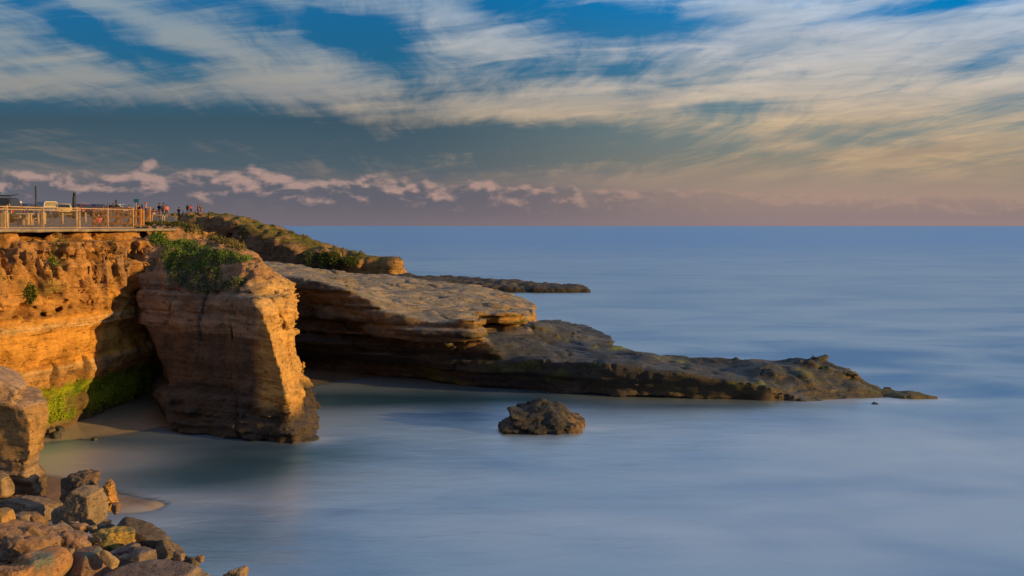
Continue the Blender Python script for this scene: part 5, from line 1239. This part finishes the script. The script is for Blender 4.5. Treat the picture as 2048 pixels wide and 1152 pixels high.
    col = np.tile(np.array([.050, .052, .055]), (len(V), 1)); col = blend(col, (.05, .047, .045), sst(0, .3, nf)); col = blend(col, (.20, .145, .08), sst(.2, .4, -nf) * .6); col = blend(col, (.04, .036, .034), sst(.5, .1, z) * .7)
    col = blend(col, (.30, .20, .13), sst(2.2, 3.0, x) * sst(-.2, .1, nf) * .7)
    o = mesh_obj("rock", V, Q, rock_mat("barnacled_rock", 2.2, .05, False), np.concatenate([col, 0 * col[:, :1] + .2], 1))
    tag(o, "lone craggy dark rock standing in the water in front of the shelf", "rock")
small_sdf()

# ------------------------------------------------------------------ plants
def leaf_mat():
    m, t, b = new_mat("leaf"); c, _ = attr(t)
    t.links.new(c.o, b.inputs['Base Color']); b.inputs['Roughness'].default_value = .7; b.inputs['Specular IOR Level'].default_value = .2
    return m
LEAF = leaf_mat(); STEM = plain("woody_stem", (.12, .085, .055, 1), .9)
def leaves(name, pts, nrm, size, cols, seed=0, up=.35, parent=None, flat=.5):
    """one mesh of many small folded leaves"""
    rg = np.random.RandomState(seed); n = len(pts)
    d = rg.normal(size=(n, 3)) + nrm * up + np.array([0, 0, .25]); d /= np.linalg.norm(d, axis=1)[:, None]
    e = np.cross(d, rg.normal(size=(n, 3))); e /= np.linalg.norm(e, axis=1)[:, None]
    s = size * rg.uniform(.6, 1.35, n)[:, None]; f = np.cross(d, e)
    V = np.stack([pts, pts + d * s * .5 + e * s * .28 + f * s * .08, pts + d * s, pts + d * s * .5 - e * s * .28 + f * s * .08], 1).reshape(-1, 3)
    Q = np.arange(n * 4).reshape(n, 4)
    c = np.repeat(cols * rg.uniform(.7, 1.35, n)[:, None], 4, 0)
    return mesh_obj(name, V, Q, LEAF, c, smooth=False, parent=parent)
def inside(poly, px, py):
    return poly_sd(poly, px, py) < 0
def scatter(V, N, mask, n, seed, bush=.3, fr=1.3):
    rg = np.random.RandomState(seed); idx = np.nonzero(mask)[0]; k = rg.choice(idx, n)
    p = V[k] + rg.normal(size=(n, 3)) * .05
    b = sst(-.15, .45, fbm(p[:, 0] * fr, p[:, 1] * fr, p[:, 2] * fr, 3))
    nr = N[k] * .7 + np.array([0, 0, .5])
    return p + nr * (b * bush * rg.uniform(.15, 1, n))[:, None], nr, b, rg
def pick(rg, n, pal, w):
    k = rg.choice(len(pal), n, p=np.array(w) / sum(w)); return np.array(pal, float)[k]
def make_plants():
    V, Q, N = stack; px = 1024 + V[:, 0] / V[:, 1] * F; py = 452 + (H - V[:, 2]) / V[:, 1] * F
    fron = (N[:, 1] < .45)
    m = inside([(328, 488), (372, 482), (430, 500), (502, 514), (500, 526), (497, 560), (478, 576), (430, 586), (378, 584), (345, 566), (324, 525)], px, py) & fron & ~inside([(436, 530), (506, 524), (500, 556), (448, 562)], px, py)
    n = 38000; p, nr, b, rg = scatter(V, N, m, n, 1, .16, 1.1)
    ppy = 452 + (H - p[:, 2]) / p[:, 1] * F; ppx = 1024 + p[:, 0] / p[:, 1] * F
    c = pick(rg, n, [(.10, .19, .035), (.14, .24, .045), (.07, .12, .035), (.18, .27, .06)], [3, 3, 2, 1])
    gy = sst(520, 560, ppy + 25 * fbm(p[:, 0] * 1.2, p[:, 1], p[:, 2] * 1.2, 2)) * (rg.uniform(size=n) < .75)
    c = c * (1 - gy[:, None]) + pick(rg, n, [(.09, .085, .092), (.07, .07, .065), (.12, .11, .115), (.08, .12, .045)], [3, 2, 1, 2]) * gy[:, None]
    o = leaves("coastal_scrub", p, nr, .07, c, 2); tag(o, "dense green and grey scrub draped over the buttress shoulder", None, None, 'stuff')
    m = inside([(352, 446), (380, 448), (410, 458), (445, 472), (490, 497), (478, 503), (440, 488), (405, 473), (365, 462)], px, py)
    n = 6500; p, nr, b, rg = scatter(V, N, m, n, 3, .16, 1.4)
    c = pick(rg, n, [(.15, .13, .055), (.10, .11, .035), (.20, .16, .08), (.07, .09, .025)], [3, 2, 2, 2])
    o = leaves("dry_grass", p, nr, .10, c, 4, 1.0); tag(o, "dry yellowish grass along the ridge behind the buttress", None, None, 'stuff')
    V, Q, N = cliff; px = 1024 + V[:, 0] / V[:, 1] * F; py = 452 + (H - V[:, 2]) / V[:, 1] * F
    for k, (lb, cx, cy, rx, ry, nn, c1) in enumerate((("narrow bright green plant hanging down the orange cliff face", 107, 522, 11, 26, 1500, (.10, .17, .02)), ("green plant under the walkway where cliff and buttress meet", 316, 481, 17, 13, 1400, (.07, .15, .02)), ("small olive plant beside the two dark hollows of the cliff", 60, 588, 10, 18, 700, (.10, .12, .025)), ("tiny yellow-green tuft high on the cliff under the walkway", 118, 482, 12, 8, 500, (.12, .14, .03)), ("thin green plant low on the shaded cliff column", 228, 500, 8, 14, 420, (.07, .09, .03)))):
        m = (((px - cx) / rx) ** 2 + ((py - cy) / ry) ** 2 < 1) & (N[:, 0] > -.2)
        if cx > 300:
            V2, N2 = stack[0], stack[2]; qx = 1024 + V2[:, 0] / V2[:, 1] * F; qy = 452 + (H - V2[:, 2]) / V2[:, 1] * F
            m2 = (((qx - cx) / rx) ** 2 + ((qy - cy) / ry) ** 2 < 1) & (N2[:, 1] < .5); Vx, Nx, m = V2, N2, m2
        else: Vx, Nx = V, N
        if m.sum() < 5: continue
        p, nr, b, rg = scatter(Vx, Nx, m, nn, 10 + k, .25, 2.0)
        c = np.tile(np.array(c1), (nn, 1)) * rg.uniform(.6, 1.2, nn)[:, None]
        r = empty("cliff_plant", Vector(p.mean(0)), 0, lb, "plant", "plants clinging to the cliff")
        leaves("foliage", p - p.mean(0), nr, .10, c, 20 + k, .8, r)
        s = MB(); 
        for q in range(5):
            a = Vector(p[rg.randint(nn)] - p.mean(0)); s.tube([a - Vector(nr[0]) * .2, a], .012, 5, .006)
        s.build("stem", STEM, r)
    # algae curtain at the foot of the cliff
    nv = fbm(V[:, 0] * .7 + 5, V[:, 1] * .7, V[:, 2] * .7, 3)
    m = (V[:, 2] > .55) & (V[:, 2] < 1.8 + .35 * nv) & (N[:, 0] > -.1) & (nv > -.2) & (py > 735)
    if m.sum() > 10:
        n = 16000; p, nr, b, rg = scatter(V, N, m, n, 30, .10, 2.0)
        c = pick(rg, n, [(.34, .42, .02), (.22, .36, .02), (.42, .44, .025), (.13, .26, .025)], [3, 3, 2, 2])
        nb = sst(-.1, .3, fbm(p[:, 0], p[:, 1], p[:, 2] * .5, 3)); c = c * (.75 + .25 * (1 - nb))[:, None]
        o = leaves("algae", p, nr * .4 - np.array([0, 0, 1.2]), .085, c, 31, .6); tag(o, "bright yellow-green algae curtain on the foot of the cliff", None, None, 'stuff')
    # headland: ground cover and shrubs
    V, Q, N = head; px = 1024 + V[:, 0] / V[:, 1] * F; py = 452 + (H - V[:, 2]) / V[:, 1] * F
    m = (N[:, 2] > .55) & (V[:, 1] > 140) & (fbm(V[:, 0] * .25, V[:, 1] * .25, V[:, 2] * .2, 3) > .06) & (px > 338)
    n = 9000; p, nr, b, rg = scatter(V, N, m, n, 40, .12, .5)
    c = pick(rg, n, [(.16, .15, .03), (.11, .12, .03), (.20, .15, .05), (.08, .10, .03)], [3, 2, 2, 2])
    o = leaves("headland_ground_cover", p, nr, .17, c, 41, .8); tag(o, "yellow-green ground cover on the far headland slope", None, None, 'stuff')
    def shrub(lb, px_, py_, Y, rx, rz, nn, pal, size, seed, group):
        rg = np.random.RandomState(seed); c0 = np.array(P(px_, py_, Y)); 
        d = rg.normal(size=(nn, 3)); d /= np.linalg.norm(d, axis=1)[:, None]; rr = rg.uniform(.35, 1, nn) ** .5
        bump_ = 1 + .45 * fbm(d[:, 0] * 1.7 + seed, d[:, 1] * 1.7, d[:, 2] * 1.7, 3)
        p = d * (rr * bump_)[:, None] * np.array([rx, rx * .9, rz]) + np.array([0, 0, rz])
        base = c0 - np.array([0, 0, rz])
        r = empty("shrub", Vector(base), 0, lb, "shrub", group)
        leaves("foliage", p, d, size, pick(rg, nn, pal, [2] * len(pal)), seed + 1, .6, r)
        s = MB()
        for q in range(6):
            a = rg.uniform(-1, 1, 2); s.tube([(a[0] * .1, a[1] * .1, -.25), (a[0] * rx * .3, a[1] * rx * .3, rz * .6), (a[0] * rx * .6, a[1] * rx * .6, rz * 1.4)], .05 * rx, 6, .015 * rx)
        s.build("stem", STEM, r, True)
    GRN = [(.055, .09, .02), (.08, .12, .025), (.11, .14, .03), (.04, .065, .02)]
    for k, (lb, a, b_, w, h) in enumerate((("round blue-green shrub at the left of the row on the far headland", 617, 516, 1.30, 1.10), ("tall green shrub second from the left on the far headland", 648, 519, .95, 1.15), ("broad sunlit green shrub in the middle of the far headland row", 668, 517, 1.20, 1.10), ("low olive shrub at the right of the far headland row", 700, 522, 1.3, .7))):
        shrub(lb, a, b_, 160.2 - k * .25, w, h, 1800, GRN if k else [(.07, .10, .045), (.05, .08, .04), (.09, .11, .05)], .22, 60 + 3 * k, "shrubs on the far headland")
    for k, (lb, a, b_, Y, w, h, nn) in enumerate((("yellow-green mound of scrub under the cream tubular frame", 318, 449, 56.6, .75, .20, 1500), ("dark green tuft at the foot of the orange gate's right-hand post", 291, 451, 56, .32, .20, 700), ("grey-green mound of scrub at the very end of the walkway", 352, 451, 55.4, .50, .22, 1100), ("long low olive scrub on the ridge just past the walkway's end", 376, 457, 54, .55, .22, 1000))):
        shrub(lb, a, b_, Y, w, h, nn, [(.12, .13, .035), (.09, .11, .03), (.16, .15, .05), (.06, .085, .025)] if k != 1 else [(.03, .05, .015), (.045, .07, .02)], .085, 80 + 3 * k, "scrub mounds at the end of the walkway")
make_plants()
